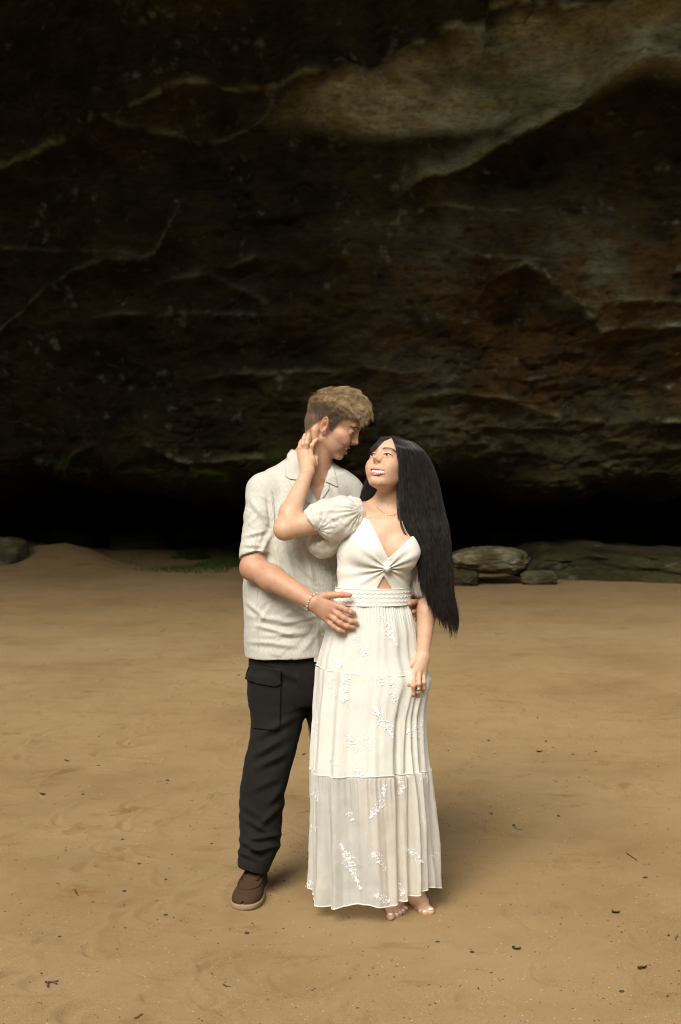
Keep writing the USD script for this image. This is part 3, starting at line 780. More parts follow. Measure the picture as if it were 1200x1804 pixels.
# left arm, hanging
B.cap(w_sh_l, w_el_l, 0.046, 0.034, 0.02)
m = w_el_l * 0.72 + w_wr_l * 0.28
B.cap(w_el_l, m, 0.033, 0.0345, 0.02)
B.cap(m, w_wr_l, 0.0345, 0.0215, 0.02)
# right hand on his neck
def hand_palm(F, wrist, mcps, r0, r1, k=0.014):
    for q in mcps:
        F.cap(wrist + (np.mean(mcps, 0) - wrist) * 0.08 + (q - np.mean(mcps, 0)) * 0.35, q, r0, r1, k)
def whand_r():
    mcp = [W(547.5, 797, 4.722), W(539.5, 794, 4.716), W(532.5, 796, 4.722), W(527.5, 799, 4.734)]
    hand_palm(B, w_wr_r, mcp, 0.0165, 0.0095, 0.012)
    B.ell(W(549, 815, 4.706), (0.017, 0.016, 0.026), None, 0.012)
    finger(B, [mcp[0], W(549.5, 785, 4.716), W(554, 778, 4.724), W(558.3, 773.8, 4.732)], 0.0085, 0.0062)
    finger(B, [mcp[1], W(540.3, 781, 4.708), W(542.2, 772, 4.716), W(544, 765, 4.728)], 0.0086, 0.0063)
    finger(B, [mcp[2], W(533.8, 783, 4.716), W(535.3, 773, 4.726), W(537, 766, 4.738)], 0.0082, 0.006)
    finger(B, [mcp[3], W(528.0, 788, 4.732), W(529.3, 781, 4.742), W(531, 776, 4.752)], 0.0075, 0.0055)
    finger(B, [W(548, 822, 4.705), W(555.5, 817, 4.715), W(556, 807, 4.742), W(553, 798, 4.752)], 0.0105, 0.0075)
whand_r()
def whand_l():
    mcp = [W(720, 1188, 4.515), W(729.5, 1185, 4.51), W(738.5, 1185.5, 4.513), W(746, 1187, 4.525)]
    hand_palm(B, w_wr_l, mcp, 0.0165, 0.0095, 0.012)
    finger(B, [mcp[0], W(718.8, 1206, 4.492), W(719.5, 1220, 4.500), W(721.5, 1231, 4.518)], 0.0087, 0.0066)
    finger(B, [mcp[1], W(728.2, 1208, 4.485), W(727.6, 1222, 4.495), W(727.5, 1231, 4.515)], 0.0088, 0.0067)
    finger(B, [mcp[2], W(738, 1204.5, 4.488), W(737.3, 1219, 4.50), W(736, 1228, 4.52)], 0.0086, 0.0065)
    finger(B, [mcp[3], W(747, 1202, 4.503), W(746.5, 1212, 4.512), W(744.3, 1219, 4.53)], 0.0078, 0.006)
    finger(B, [W(731, 1163, 4.53), W(721, 1175, 4.515), W(715, 1192, 4.51), W(712.8, 1209, 4.515)], 0.0125, 0.0075)
    B.ell(W(730, 1172, 4.53), (0.02, 0.014, 0.024), None, 0.012)
whand_l()
# legs, seen through the sheer lowest tier, ankles crossed
for hip, knee, ank, heel in ((W(627, 1150, 4.62), W(648, 1365, 4.58), W(686, 1566, 4.60), None), (W(686, 1150, 4.62), W(690, 1365, 4.61), W(728, 1560, 4.64), None)):
    B.cap(hip, knee, 0.070, 0.050, 0.03)
    c = knee * 0.68 + ank * 0.32 + (0, 0.02, 0)
    B.cap(knee, c, 0.050, 0.052, 0.03); B.cap(c, ank, 0.052, 0.034, 0.03)
def foot(ank, balls, toes, heel):
    for q, r in balls:
        B.cap(ank + (0, 0, -0.02), q, 0.030, r, 0.02)
    B.cap(ank, heel, 0.032, 0.028, 0.02)
    for (a, t, r) in toes:
        B.cap(a, t, r * 1.05, r, 0.006)
        B.ell(t, r * 1.06, None, 0.004)
wtoes = []
def ground_pt(px, py, z):
    d = (EYE - z) * FPX / (py - HORIZON)
    return W(px, py, d)
# picture point, toe radius: first foot (big toe on the left), second foot (big toe on the right)
def toe(px, py, r): return ground_pt(px, py + 4, r)
t1 = [(toe(688, 1611, 0.0135), 0.0135), (toe(698.5, 1609, 0.0095), 0.0095), (toe(704.5, 1606, 0.009), 0.009), (toe(710, 1602.5, 0.0085), 0.0085), (toe(715, 1598, 0.008), 0.008)]
t2 = [(toe(758.5, 1602, 0.0135), 0.0135), (toe(748, 1604.5, 0.0095), 0.0095), (toe(741, 1602, 0.009), 0.009), (toe(735, 1598, 0.0085), 0.0085), (toe(730, 1593, 0.008), 0.008)]
for ts, ank in ((t1, W(686, 1566, 4.60)), (t2, W(728, 1560, 4.64))):
    heel = np.array([ank[0] - 0.01, ank[1] + 0.05, 0.03])
    B.cap(ank, heel, 0.033, 0.029, 0.02)
    for k_, (t, r) in enumerate(ts):
        ball = t + (ank - t) * (0.36 if k_ else 0.40); ball[2] = 0.020 - 0.001 * k_
        B.cap(ank + (0, 0, -0.025), ball + (0, 0, 0.012), 0.030, 0.019 - 0.0015 * k_, 0.02)
        B.cap(ball, t + (0, 0, r * 0.3), r * 1.15, r * 0.95, 0.006)
        B.ell(t, r, None, 0.004)
        wtoes.append((t, r))
bv, bf = B.mesh(axis((-0.26, -0.05, 0.0025), (-0.05, 0.40, 0.0025)), axis((4.36, 4.80, 0.0025)), axis((-0.01, 0.11, 0.0025), (0.11, 0.70, 0.010), (0.70, 1.68, 0.0025)))
WSKIN = np.array([0.57, 0.345, 0.215])
c = np.tile(WSKIN, (len(bv), 1))
c, q, near = face_tint(c, bv, WH, hw, False, (0.50, 0.185, 0.165), (0.035, 0.022, 0.016))
def spots(c, v, pts, r, mul):
    for p in pts:
        c = c * (1 - gauss(np.linalg.norm(v - p, axis=1), r)[:, None] * (1 - np.asarray(mul)))
    return c
c = spots(c, bv, [w_el_r + (-0.02, -0.01, -0.015)], 0.022, (0.95, 0.78, 0.75))
c = spots(c, bv, [W(739, 1205, 4.49), W(728, 1208, 4.485), W(719, 1206, 4.49), W(712, 1209, 4.515), W(721, 1231, 4.518), W(727, 1231, 4.51)], 0.010, (0.98, 0.80, 0.78))
d_ = march(B, np.array([673.6, 684.0, 722.0]), np.array([882.8, 889.8, 896.0]))
c = spots(c, bv, [W(673.6, 882.8, d_[0]), W(684.0, 889.8, d_[1])], 0.0022, (0.25, 0.2, 0.2))
woman = thing('person', 'smiling person in a long cream dress with long black hair, one arm raised', 'person', WBASE)
obj('body', (bv, bf), SKIN, woman, tint=c, base=WBASE)
eyes(woman, WBASE, WH, hw, WH.o + 3 * norm((-0.80, -0.50, 0.40)), (0.060, 0.040, 0.026), EYE_M)
teeth(woman, WBASE, WH, TEETH_M, drop=-4.5, back=-0.2, tall=12.5, shift=5.0, slope=-0.085)
lid_lashes(woman, WBASE, B, WH, LASH, 16.2, 13.5, 3.6, 0.0012)
NAIL = M_flat('nail_polish', (0.80, 0.80, 0.80), 0.12, 0.6)
for t, r in wtoes:
    mnail = trimesh.creation.icosphere(2, 1.0); v = np.array(mnail.vertices) * (r * 0.62, r * 0.75, r * 0.30)
    obj('toenail', (v + t + (0, -r * 0.40, r * 0.80), mnail.faces), NAIL, woman, base=WBASE)

# ---- dress
CREAM = (0.81, 0.78, 0.68)
def M_cloth(name, color, vscale=(260, 260, 40), bump=0.25, dist=0.003, rough=0.85, sheer=None, sheen=0.2, var=0.10, trans=0.25):
    """woven cloth: fine threads, slight unevenness, some light through it; sheer: share of the gaps between the threads"""
    nodes = {'g': ('geometry', {}), 'mp': ('mapping', {'scale': vscale}),
             'n': ('noise_texture', {'scale': 1.0, 'detail': 3.0, 'roughness': 0.6}),
             'n2': ('noise_texture', {'scale': 18.0, 'detail': 4.0}),
             'r': ('rgb_ramp', {'ramp': [(0.3, (1 - var * 1.6,) * 3), (0.6, (1, 1, 1)), (0.75, (1 + var * 0.4,) * 3)]}),
             'm': ('mix', {'mix_type': 'multiply', 'fac': 1.0, 'color1': color}),
             'b': ('bump', {'strength': bump, 'distance': dist}),
             'p': ('principled_bsdf', {'roughness': rough, 'specular_ior_level': 0.2, 'sheen_weight': sheen, 'sheen_roughness': 0.4}),
             't': ('translucent_bsdf', {}),
             'x': ('mix_closure', {'fac': trans})}
    links = [('g.position', 'mp.vector'), ('mp.vector', 'n.vector'), ('g.position', 'n2.vector'), ('n.fac', 'r.fac'), ('r.color', 'm.color2'),
             ('m.color', 'p.base_color'), ('m.color', 't.color'), ('n.fac', 'b.height'), ('b.normal', 'p.normal'), ('p.BSDF', 'x.closure1'), ('t.BSDF', 'x.closure2')]
    out = 'x.closure'
    if sheer:
        nodes['tr'] = ('transparent_bsdf', {})
        nodes['rs'] = ('rgb_ramp', {'ramp': [(0.3, (sheer * 1.3,) * 3), (0.7, (sheer * 0.7,) * 3)]})
        nodes['y'] = ('mix_closure', {})
        links += [('n2.fac', 'rs.fac'), ('rs.color', 'y.fac'), ('x.closure', 'y.closure1'), ('tr.BSDF', 'y.closure2')]
        out = 'y.closure'
    return usdkit.material(stage, '/World/Looks/' + name, nodes, links, surface=out)
CHIFFON = M_cloth('cream_chiffon', CREAM, (420, 420, 40), 0.22, 0.002, trans=0.22, var=0.05)
SHEER = M_cloth('sheer_chiffon', CREAM, (420, 420, 40), 0.22, 0.002, sheer=0.27, trans=0.3, var=0.05)
BODICE_M = M_cloth('cream_linen', (0.82, 0.79, 0.695), (500, 500, 500), 0.3, 0.002, trans=0.05)
SLIP_M = M_cloth('cream_slip', (0.81, 0.79, 0.72), (500, 500, 500), 0.1, 0.002, trans=0.05)
TWIST = (682.5, 1001.0)
D = Field()
D.column(torso_rows(0.007)[:6] + [row(1068, 594, 719, WD0 - 0.005, 0.091, 0, 0.004)], 2.25, 0.012, ends=0.004)
add_bust(D, 0.008)
D.cap(W(622, 900, 4.59), W(654, 925, 4.585), 0.050, 0.046, 0.03)
prism(D, [(637.5, 884), (651, 915), (667, 948), (684, 984), (700, 970), (716, 955), (738, 932), (760, 905), (770, 840), (634, 840), (634, 868)], 4.3, 4.9, 0.004)
prism(D, [(676.5, 1015), (664.5, 1036.5), (668, 1037.5), (688, 1038.5), (690.5, 1037.5)], 4.3, 4.58, 0.003)
D.ell(W(682.5, 1000, 4.475), (0.013, 0.017, 0.016), None, 0.010)
dv, df = D.mesh(axis((-0.05, 0.30, 0.0025)), axis((4.40, 4.76, 0.0025)), axis((0.98, 1.50, 0.0025)))
nn = vnormals(dv, df)
pp = to_px(dv)
dx, dy = pp[:, 0] - TWIST[0], pp[:, 1] - TWIST[1]
rad_, ang_ = np.hypot(dx, dy), np.arctan2(dy, np.abs(dx) + 1e-6)
side = np.sign(dx)
gath = np.sin(ang_ * 15 + side * 1.3 + 0.8 * np.sin(ang_ * 5 + side) + 0.02 * rad_)
fall = np.exp(-rad_ / 42.0) * sm(1.5, 9, rad_) * sm(1.15, 0.6, np.abs(ang_)) * (nn[:, 1] < 0.1)
fall = np.where(dx < 0, np.exp(-rad_ / 55.0) * sm(1.5, 9, rad_) * sm(0.95, 0.45, np.abs(ang_)) * (nn[:, 1] < 0.1), fall)
dv = dv + nn * (0.0050 * gath * fall)[:, None]
q = dv * 14
dv = dv + nn * (0.0012 * fbm(q, 3, 5))[:, None]
dress_parts = obj('dress', (dv, df), BODICE_M, woman, base=WBASE, label='cream linen bodice with a twisted front')

SK = [  # picture row, left edge, right edge, half depth
    (1026, 593.5, 722, 0.1045), (1046, 592, 722.5, 0.104), (1062, 589, 722.5, 0.106), (1080, 584, 727, 0.114), (1110, 576, 734, 0.122), (1150, 566, 739, 0.130), (1178, 560.5, 750, 0.138), (1198, 559, 757, 0.141), (1222, 557, 752, 0.145),
    (1260, 555, 747, 0.150), (1300, 552, 748, 0.156), (1352, 549, 752, 0.164), (1400, 550, 757, 0.170), (1480, 549, 764, 0.178), (1590, 547, 771, 0.190)]
SKA = np.array(SK, float)
def skirt_pt(th, y, grow=0.0, pleat=1.0, seed=0.0):
    """th: angle, 0 = picture right, -pi/2 = towards the lens; y: picture row of that height at the dress's own distance"""
    from scipy.interpolate import PchipInterpolator
    xl, xr, ry = (PchipInterpolator(SKA[:, 0], SKA[:, i])(y) for i in (1, 2, 3))
    cx, rx = (xl + xr) / 2, (xr - xl) / 2 * WD0 / FPX
    t = sm(1050, 1560, y)
    f = np.zeros_like(th)
    # long folds: (angle, half width, depth, first row, moves with height)
    for a, wd, dp, y0, mv in FOLDS:
        aa = a + mv * (y - 1590) / 500
        f = f - dp * gauss(np.angle(np.exp(1j * (th - aa))), wd) * sm(y0, y0 + 190, y)
    k = 0
    for n_, ph, am in ((9, 0.3, .010), (16, 1.9, .008), (27, 4.0, .0020), (47, 0.8, .0008)):
        f = f + am * (0.30 + 0.9 * t) * np.sin(n_ * th + ph + seed + 1.5 * np.sin(3 * th + ph) + 0.8 * np.sin(5 * th + 2 * ph) + 0.45 * np.sin(y / 70.0 + ph))
    f = f + 0.0020 * np.sin(88 * th + 1.5 * np.sin(7 * th)) * np.maximum(gauss(y - 1064, 26), gauss(np.clip(y - 1354, 0, None), 60) * (y > 1353)) 
    f = f + 0.004 * fbm(np.stack([np.cos(th) * 2.2, np.sin(th) * 2.2, y / 45.0], -1), 3, 77)
    g = 1 + pleat * f / np.maximum(rx, .1) 
    n = 2.15
    cs, sn = np.cos(th), np.sin(th)
    rr = (np.abs(cs) ** n + np.abs(sn) ** n) ** (-1 / n)
    x0 = (cx - 600) / FPX * WD0
    X = x0 + (rx * g + grow) * rr * cs
    Y = WD0 + (ry * g + grow) * rr * sn
    Z = EYE - (y - HORIZON) / FPX * WD0
    return X, Y, Z
P2 = math.pi / 2
FOLDS = [(-P2 - 0.82, 0.05, 0.020, 1330, 0.0), (-P2 - 0.50, 0.055, 0.022, 1380, 0.05), (-P2 + 0.42, 0.055, 0.046, 1170, -0.14), (-P2 + 0.62, 0.05, 0.034, 1165, -0.20), (-P2 + 0.80, 0.04, 0.024, 1160, -0.16), (-P2 + 1.04, 0.08, 0.040, 1160, -0.06),
         (-P2 - 1.25, 0.06, 0.016, 1180, 0.0), (-P2 - 0.1, 0.08, 0.010, 1420, 0.0), (-P2 + 0.22, .05, .012, 1340, 0.0), (0.6, 0.2, 0.03, 1200, 0.0), (1.6, 0.2, 0.03, 1200, 0.0), (2.5, 0.2, 0.03, 1200, 0.0)]
def skirt_sheet(y0, y1, ny, nth=900, hem=None, **kw):
    th = np.linspace(-math.pi, math.pi, nth, endpoint=False)
    TH, T = np.meshgrid(th, np.linspace(0, 1, ny))
    lo = y1 if hem is None else hem(TH)
    Y = y0 + (lo - y0) * T
    X, Yd, Z = skirt_pt(TH, Y, **kw)
    return np.stack([X, Yd, Z], -1).reshape(-1, 3), grid_faces(ny, nth, True)
def hem_row(th):
    return 1565 + 8 * np.sin(th * 2 + 0.4) + 4.0 * np.sin(5 * th + 1) - 7 * sm(0.3, 1.2, th + P2) + 6 * gauss(th + P2 - 0.15, 0.3)
SEAM2 = lambda th: 1176 + 6 * np.sin(th + 2.2) 
SEAM3 = lambda th: 1352 + 3 * np.sin(th * 2 + 1)
dress_obj = dress_parts
v, f = skirt_sheet(1048, 0, 70, hem=lambda th: SEAM2(th) + 1.0)
obj('skirt_tier', (v, f), CHIFFON, dress_parts, base=WBASE, label='gathered top tier of the skirt')
v, f = skirt_sheet(1174, 0, 90, hem=lambda th: SEAM3(th) + 1.0, grow=0.0035, seed=0.7)
v2 = v.copy()
obj('skirt_tier', (v, f), CHIFFON, dress_parts, base=WBASE, label='middle tier of the skirt')
v, f = skirt_sheet(1351, 0, 110, nth=1100, hem=hem_row, grow=0.007, seed=1.4)
obj('skirt_tier', (v, f), SHEER, dress_parts, base=WBASE, label='sheer lowest tier of the skirt')
v, f = skirt_sheet(1050, 1356, 60, nth=400, grow=-0.012, pleat=0.5)
obj('slip', (v, f), SLIP_M, dress_parts, base=WBASE)
# seams and hem: narrow rolled cords
def ring_cord(rowf, grow, seed, r, name, mat, n=700):
    th = np.linspace(-math.pi, math.pi, n, endpoint=False)
    X, Y, Z = skirt_pt(th, rowf(th), grow=grow, seed=seed)
    P = np.stack([X, Y, Z], -1)
    T = norm_rows(np.roll(P, -1, 0) - np.roll(P, 1, 0)); U = np.array([0, 0, 1.0]); N = norm_rows(np.cross(T, U)); U2 = np.cross(N, T)
    a = np.linspace(0, 2 * math.pi, 6, endpoint=False)
    V = P[:, None] + r * (np.cos(a)[None, :, None] * N[:, None] + 1.3 * np.sin(a)[None, :, None] * U2[:, None])
    fq = []
    i = np.arange(n); i2 = (i + 1) % n
    for k in range(6):
        k2 = (k + 1) % 6
        fq.append(np.stack([i * 6 + k, i2 * 6 + k, i2 * 6 + k2, i * 6 + k2], 1))
    return obj(name, (V.reshape(-1, 3), np.vstack(fq)), mat, dress_parts, base=WBASE)
ring_cord(hem_row, 0.007, 1.4, 0.0016, 'hem', BODICE_M)
ring_cord(lambda th: SEAM3(th) - 0.5, 0.0062, 1.0, 0.0012, 'seam', BODICE_M)
ring_cord(lambda th: SEAM2(th), 0.0028, 0.3, 0.0011, 'seam', BODICE_M)
# waistband with wavy braid
v, f = skirt_sheet(1033.5, 1063, 12, nth=500, grow=0.0035, pleat=0.0)
obj('waistband', (v, f), BODICE_M, dress_parts, base=WBASE)
def wavy(y0, amp, nw, ph): return lambda th: y0 + amp * np.sin(nw * th + ph)
def plain_cord(rowf, grow, r, name, n=900):
    th = np.linspace(-math.pi, math.pi, n, endpoint=False)
    X, Y, Z = skirt_pt(th, rowf(th), grow=grow, pleat=0.0)
    P = np.stack([X, Y, Z], -1)
    T = norm_rows(np.roll(P, -1, 0) - np.roll(P, 1, 0)); N = norm_rows(np.cross(T, [0, 0, 1.0])); U2 = np.cross(N, T)
    a = np.linspace(0, 2 * math.pi, 5, endpoint=False)
    V = P[:, None] + r * (np.cos(a)[None, :, None] * N[:, None] + np.sin(a)[None, :, None] * U2[:, None])
    i = np.arange(n); i2 = (i + 1) % n
    fq = [np.stack([i * 5 + k, i2 * 5 + k, i2 * 5 + (k + 1) % 5, i * 5 + (k + 1) % 5], 1) for k in range(5)]
    obj(name, (V.reshape(-1, 3), np.vstack(fq)), BODICE_M, dress_parts, base=WBASE)
for y0, ph in ((1040.5, 0), (1048, 1.6), (1055.5, 0.4)):
    plain_cord(wavy(y0, 1.3, 46, ph), 0.0040, 0.0014, 'braid')
plain_cord(lambda th: 1034 + 0 * th, 0.004, 0.0012, 'braid'); plain_cord(lambda th: 1062.5 + 0 * th, 0.004, 0.0012, 'braid')

# puffed sleeves
S = Field()
def Rz2(a):   # turn in the picture plane
    a = math.radians(a); return np.array([[math.cos(a), 0, math.sin(a)], [0, 1, 0], [-math.sin(a), 0, math.cos(a)]])
S.ell(W(590, 914, 4.560), (0.098, 0.074, 0.072), Rz2(14), 0.03)
S.ell(W(618, 906, 4.575), (0.050, 0.062, 0.062), None, 0.04)
S.ell(W(556, 911, 4.552), (0.042, 0.060, 0.042), Rz2(30), 0.03)
S.ell(W(568, 953, 4.622), (0.054, 0.052, 0.060), None, 0.03)
S.ell(W(590, 945, 4.610), (0.045, 0.05, 0.060), None, 0.03)
prism(S, [(500, 880), (533, 900), (536, 912), (545, 921), (560, 936), (578, 950), (562, 958), (545, 975), (500, 990)], 4.3, 4.585, 0.006)
sv, sf = S.mesh(axis((-0.17, 0.12, 0.003)), axis((4.42, 4.72, 0.003)), axis((1.15, 1.52, 0.003)))
nn = vnormals(sv, sf); p2 = to_px(sv)
sx, sy = p2[:, 0] - 640, p2[:, 1] - 898
r_, a_ = np.hypot(sx, sy), np.arctan2(sy, -sx)
rip = np.sin(a_ * 22 + 1.8 * np.sin(a_ * 6) + r_ * 0.015) * (0.35 + 0.65 * np.exp(-r_ / 35))
hx, hy = p2[:, 0] - 560, p2[:, 1] - 935
rip2 = np.sin(np.arctan2(hy, hx) * 17 + 1) * np.exp(-np.hypot(hx, hy) / 26)
sv = sv + nn * (0.0042 * rip * sm(4, 18, r_) + 0.0035 * rip2 + 0.010 * fbm(sv * 16, 3, 14) + 0.004 * fbm(sv * 45, 2, 15))[:, None]
PUFF = M_cloth('puff_chiffon', CREAM, (330, 330, 330), 0.35, 0.003, trans=0.32)
obj('sleeve', (sv, sf), PUFF, dress_parts, base=WBASE, label='puffed sleeve on the raised arm')
S = Field()
S.cap(W(738, 925, 4.60), W(748, 985, 4.605), 0.055, 0.060, 0.03)
S.ell(W(746, 1015, 4.61), (0.054, 0.058, 0.082), None, 0.03)
S.half(W(746, 1054, 4.61), (0, 0, -1), (0.1, 4.4, 0.9), (0.5, 4.8, 1.2), 0.006)
sv2, sf2 = S.mesh(axis((0.19, 0.40, 0.0035)), axis((4.48, 4.74, 0.0035)), axis((1.04, 1.46, 0.0035)))
nn = vnormals(sv2, sf2)
sv2 = sv2 + nn * (0.004 * np.sin(np.arctan2(sv2[:, 0] - 0.29, sv2[:, 1] - 4.6) * 16) + 0.008 * fbm(sv2 * 18, 3, 24))[:, None]
obj('sleeve', (sv2, sf2), PUFF, dress_parts, base=WBASE, label='puffed sleeve half hidden by the long hair')

# embroidered sprigs on the skirt, sleeve and bodice: raised leaves and petals
from scipy.spatial import cKDTree
vis = []
for y0, y1f, kw in ((1066, SEAM2, {}), (1178, SEAM3, dict(grow=0.0035, seed=0.7)), (1354, hem_row, dict(grow=0.007, seed=1.4))):
    v, f = skirt_sheet(y0, 0, 120, nth=1400, hem=y1f, **kw)
    n_ = vnormals(v, f)
    flip = np.sign(((v - [0.12, WD0, 0.7]) * n_ * [1, 1, 0]).sum(1))[:, None]; n_ = n_ * flip
    k_ = (n_ * (v - [0, 0, EYE])).sum(1) < 0
    vis.append((v[k_], n_[k_]))
k_ = (vnormals(sv, sf) * (sv - [0, 0, EYE])).sum(1) < 0
vis.append((sv[k_], vnormals(sv, sf)[k_]))
nnd = vnormals(dv, df); k_ = (nnd * (dv - [0, 0, EYE])).sum(1) < 0
vis.append((dv[k_], nnd[k_]))
VP, VN = np.vstack([a for a, b in vis]), np.vstack([b for a, b in vis])
tree = cKDTree(to_px(VP))
SPRIGS = [((672, 1085), (701, 1140), 1.0), ((574, 1112), (592, 1168), .6), ((626, 1122), (648, 1165), .8), ((597, 1163), (607, 1178), .7), ((616, 1186), (601, 1236), 1.2), ((668, 1192), (673, 1206), .8),
          ((692, 1198), (694, 1238), .7), ((655, 1246), (669, 1258), .6), ((660, 1246), (692, 1300), 1.3), ((613, 1292), (626, 1322), .9), ((582, 1336), (592, 1346), .6), ((628, 1355), (638, 1368), .9),
          ((683, 1384), (654, 1444), 1.3), ((550, 1392), (558, 1410), .8), ((551, 1452), (558, 1468), .8), ((618, 1432), (620, 1448), .6), ((600, 1486), (636, 1566), 1.2), ((655, 1500), (678, 1532), .7), ((662, 1578), (688, 1590), 1.2),
          ((716, 1496), (748, 1522), 1.2), ((706, 1372), (708, 1402), .7), ((716, 1284), (728, 1300), .8), ((741, 1268), (736, 1300), .7), ((748, 1366), (753, 1380), .7), ((546, 1550), (552, 1568), .8), ((706, 1558), (714, 1580), .7),
          ((743, 1436), (747, 1450), .5), ((556, 1270), (560, 1290), .6), ((764, 1500), (770, 1512), .5), ((560, 918), (576, 938), .5), ((575, 925), (598, 912), .4), ((598, 968), (600, 1010), .6), ((585, 1190), (590, 1230), .4), ((640, 1290), (650, 1320), .35)]
EM = M_flat('embroidery_thread', (0.88, 0.88, 0.86), 0.35, 0.5, sheen_weight=0.3)
re = np.random.default_rng(5); EV, EF, en = [], [], 0
leaf = np.array([[-1, 0, 0], [-0.35, 0.42, 0.15], [0.35, 0.42, 0.15], [1, 0, 0], [0.35, -0.42, 0.15], [-0.35, -0.42, 0.15], [0, 0, 0.45]])
leaff = np.array([[0, 6, 1], [1, 6, 2], [2, 6, 3], [3, 6, 4], [4, 6, 5], [5, 6, 0]])
for (a, b, dens) in SPRIGS:
    a, b = np.array(a, float), np.array(b, float); L = np.linalg.norm(b - a)
    for _ in range(int(dens * (14 + L * 2.1))):
        t = re.random(); wv = 5.5 * math.sin(t * 3.1) + 1.5
        c = a + (b - a) * t + np.array([-(b - a)[1], (b - a)[0]]) / L * re.normal() * wv * 0.62 + 2.0 * np.sin(t * 7 + L) 
        i = tree.query(c)[1]
        p_, n_ = VP[i], norm(VN[i])
        p_ = W(c[0], c[1], p_[1])
        u_ = norm(np.cross(n_, [re.normal() * 0.6 + 0.1, 0.0, 1.0])); w_ = np.cross(n_, u_)
        an = re.random() * 6.28; u2 = math.cos(an) * u_ + math.sin(an) * w_; w2 = np.cross(n_, u2)
        s_ = (0.0019 + 0.0030 * re.random() ** 2)
        EV.append(p_ + 0.0018 * n_ + s_ * (leaf[:, :1] * u2 + leaf[:, 1:2] * w2 * 0.9 + leaf[:, 2:] * n_ * 0.7)); EF.append(leaff + en); en += 7
obj('embroidery', (np.vstack(EV), np.vstack(EF)), EM, dress_parts, smooth=False, base=WBASE, kind='stuff', label='white embroidered flower sprigs')

# ---- necklace and ring
def join(meshes):
    V, Fs, n = [], [], 0
    for v, f in meshes:
        f = np.asarray(f); f = tris(f) if f.shape[1] == 4 else f
        V.append(np.asarray(v)); Fs.append(f + n); n += len(v)
    return np.vstack(V), np.vstack(Fs)
GOLD = M_flat('gold', (0.85, 0.58, 0.25), 0.22, 0.5, metallic=1.0)
SILVER = M_flat('silver', (0.80, 0.79, 0.77), 0.22, 0.5, metallic=1.0)
npx = np.array([(664, 893), (670, 899), (676, 904), (682, 907.2), (688, 908), (694, 907.4), (699, 905.4), (704, 901), (708, 896)])
nd = march(B, npx[:, 0], npx[:, 1])
NP = np.array([W(x, y, d - 0.0018) for (x, y), d in zip(npx, nd)])
neck = obj('necklace', tube_mesh(NP, 0.0009), GOLD, woman, base=WBASE)
for i in (3, 4, 5):
    s_ = trimesh.creation.icosphere(2, 0.0022); obj('pendant', (np.array(s_.vertices) * (1.5, 1, 0.9) + NP[i] + (0, -0.001, -0.0012), s_.faces), GOLD, neck, base=WBASE)
rc, rax = W(737.6, 1212.5, 4.493), norm(W(737.3, 1219, 4.50) - W(738, 1204.5, 4.488))
u_ = norm(np.cross(rax, [0, 1, 0])); w_ = np.cross(rax, u_); aa = np.linspace(0, 6.283, 24, endpoint=False)[:, None]
ring = obj('ring', tube_mesh(rc + 0.0088 * (np.cos(aa) * u_ + np.sin(aa) * w_), 0.0013, closed=True), GOLD, woman, base=WBASE)
s_ = trimesh.creation.icosphere(1, 0.0030); obj('stone', (np.array(s_.vertices) + rc + (0, -0.0105, 0), s_.faces), M_flat('clear_stone', (0.9, 0.9, 0.92), 0.05, 1.0), ring, smooth=False, base=WBASE)

# ---- long black hair
HAIR = M_hair('black_hair', (0.005, 0.0042, 0.004), (0.024, 0.019, 0.016), 0.36, 0.6)
HT = np.array([  # picture row, left edge, right edge, depth of the middle, half depth
    (770, 689, 703, 4.590, 0.040), (776, 690, 722, 4.588, 0.070), (786, 693, 738, 4.588, 0.088), (800, 695.5, 751, 4.588, 0.094), (820, 697, 762, 4.588, 0.092), (850, 698, 772, 4.580, 0.080),
    (880, 699, 778, 4.570, 0.070), (910, 702, 783, 4.560, 0.060), (940, 711, 788, 4.552, 0.055), (970, 724, 793, 4.550, 0.050), (1000, 732, 797, 4.552, 0.045), (1040, 738, 801, 4.556, 0.038), (1090, 752, 804, 4.56, 0.030)], float)
from scipy.interpolate import PchipInterpolator
HI = PchipInterpolator(HT[:, 0], HT[:, 1:])
def hair_pt(y, s, t):
    """s: 0 left edge .. 1 right edge; t: -1 towards the lens .. 1 away, 0 = the flat middle"""
    xl, xr, dc, hd = np.moveaxis(HI(np.clip(y, 770, 1090)), -1, 0)
    d = dc + hd * t * np.clip(1 - np.abs(2 * s - 1) ** 4, 0.10, 1) ** 0.25
    x = xl + (xr - xl) * s
    return np.stack([(x - 600) / FPX * 4.58, d, EYE - (y - HORIZON) / FPX * 4.58], -1)
